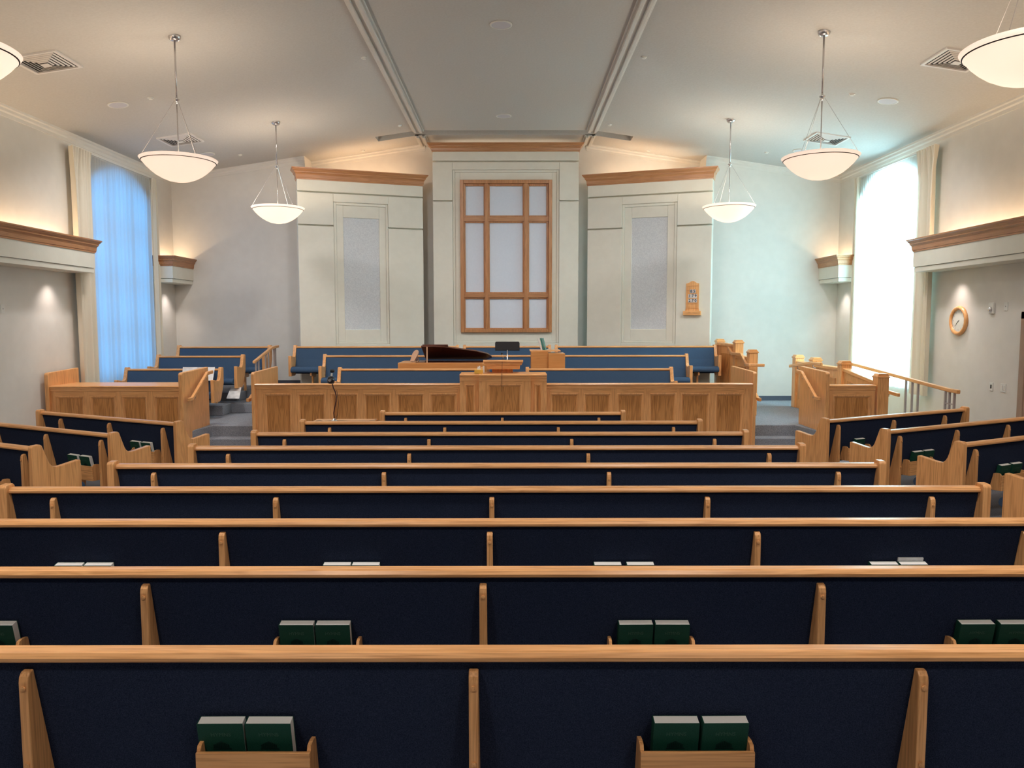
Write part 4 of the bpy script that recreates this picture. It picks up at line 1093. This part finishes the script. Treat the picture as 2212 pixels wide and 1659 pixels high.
# papers on the left choir pew and on the step
def paper_obj(label, corners, name='paper_sheet', cat='paper'):
    m = MB(); n = 8
    A, B, D, E = [Vector(c) for c in corners]       # TL TR BR BL
    g = []
    for j in range(n+1):
        row = []
        for i in range(n+1):
            u, v = i/n, j/n
            p = A.lerp(B, u).lerp(E.lerp(D, u), v)
            p += Vector((0, -0.006*math.sin(u*5+v*3), 0))
            row.append(p)
        g.append(row)
    th = Vector((0, 0.0025, 0.0))
    for off in (Vector(), th):
        vs = [[m.bm.verts.new(p+off) for p in r] for r in g]
        for j in range(n):
            for i in range(n): m.bm.faces.new((vs[j][i], vs[j][i+1], vs[j+1][i+1], vs[j+1][i]))
    o = m.build(name, PAPER, None, smooth=True, normals=False)
    return tag(o, label, cat)
def at_y(px_, py_, y): return on_plane(px_, py_, (0, y, 0), (0, 1, 0))
paper_obj('open white paper hung over the lowest left choir pew, left leaf', [at_y(395, 793, 13.40), at_y(427, 793, 13.38), at_y(427, 822, 13.22), at_y(393, 822, 13.24)])
paper_obj('open white paper hung over the lowest left choir pew, right leaf by the pew end', [at_y(428, 793, 13.38), at_y(464, 793, 13.40), at_y(460, 822, 13.22), at_y(428, 822, 13.24)])
paper_obj('grey printed sheet leaning against the carpeted step in the left aisle', [at_y(499, 836, 14.02), at_y(521, 837, 14.03), at_y(517, 861, 13.80), at_y(489, 861, 13.80)])

# ================================================================== WALL FITTINGS
def wall_pt(px_, py_, X): return on_plane(px_, py_, (X, 0, 0), (1, 0, 0))
ck = wall_pt(2073, 693, XR)
cl_ = thing('wall_clock', 'round oak framed clock on the right wall under the cove shelf', 'clock', ck, rot=(0, -PI/2, 0))
MB().lathe([(0.165, 0.0), (0.222, 0.0), (0.228, 0.015), (0.215, 0.042), (0.195, 0.050), (0.176, 0.040), (0.165, 0.022)], 64).build('clock_frame', OX, cl_, smooth=True)
MB().lathe([(0, 0.016), (0.170, 0.016)], 48).build('dial', BLIND, cl_, normals=False)
# local +x points down the wall, local y along it
def cvec(h, r):
    a = 2*PI*h/12
    return Vector((math.cos(a)*r, -math.sin(a)*r, 0))
for k in range(1, 13):
    v = cvec(k, 0.135)
    t = text(str(k), 0.036, (v.x, v.y, 0.0175), (0, 0, -PI/2), STEEL, cl_, name='numeral', ext=0.0004)
for nm, hh, L, w in (('hour_hand', 7.63, 0.075, 0.005), ('minute_hand', 7.55, 0.125, 0.0035)):
    v = cvec(hh, L)
    MB().tube([(-v.x*0.15, -v.y*0.15, 0.020), (v.x, v.y, 0.020)], w*0.6, 6).build(nm, INK, cl_)
def plate(px_, py_, X, w, h, label, name='wall_plate', cat='switch plate', parts=()):
    p = wall_pt(px_, py_, X); s = 1 if X < 0 else -1
    o = thing(name, label, cat, p)
    MB().box(min(0, s*0.009), max(0, s*0.009), -w/2, w/2, -h/2, h/2).build('plate', WHITE, o, bevel=0.002)
    for (y0, y1, z0, z1, d_, m_, nm) in parts:
        MB().box(min(s*0.009, s*d_), max(s*0.009, s*d_), y0, y1, z0, z1).build(nm, m_, o, bevel=0.0015)
    return o
plate(2174, 662, XR, 0.075, 0.115, 'white blank plate with a small grey button high on the right wall', parts=((-0.008, 0.008, -0.008, 0.008, 0.014, STEEL, 'button'),))
plate(2142, 835, XR, 0.075, 0.115, 'white wall plate with a dark slot low on the right wall', parts=((-0.014, 0.014, -0.028, 0.028, 0.012, BLACK, 'slot'),))
plate(2168, 838, XR, 0.115, 0.118, 'white double switch plate low on the right wall', parts=((-0.038, -0.010, -0.033, 0.033, 0.014, WHITE, 'rocker'), (0.010, 0.038, -0.033, 0.033, 0.014, WHITE, 'rocker')))
plate(5, 667, XL, 0.075, 0.115, 'white plate with a small grey button at the left edge of the left wall', parts=((-0.008, 0.008, -0.008, 0.008, 0.014, STEEL, 'button'),))
sb = wall_pt(2145, 665, XR)
so = thing('alarm_strobe', 'white alarm strobe with clear lens on the right wall beside the clock', 'alarm strobe', sb)
MB().box(-0.035, 0, -0.055, 0.055, -0.085, 0.075).build('housing', WHITE, so, bevel=0.012)
MB().lathe([(0, 0.0), (0.035, 0.0), (0.032, 0.018), (0.018, 0.030), (0, 0.034)], 20).build('lens', CHROME, so, smooth=True, loc=(-0.035, 0.0, -0.02), rot=(0, -PI/2, 0))
cl2 = wall_pt(2001, 768, XR)
cw = thing('curtain_pulley', 'small dark cord pulley on the wall beside the right cream drape', 'cord pulley', cl2)
MB().box(-0.03, 0, -0.012, 0.012, -0.14, 0.10).build('pulley_body', BLACK, cw, bevel=0.004)
for z in (0.07, 0.0, -0.08):
    MB().lathe([(0, -0.02), (0.022, -0.02), (0.022, 0.02), (0, 0.02)], 14).build('wheel', STEEL, cw, loc=(-0.045, 0, z), rot=(0, PI/2, 0))
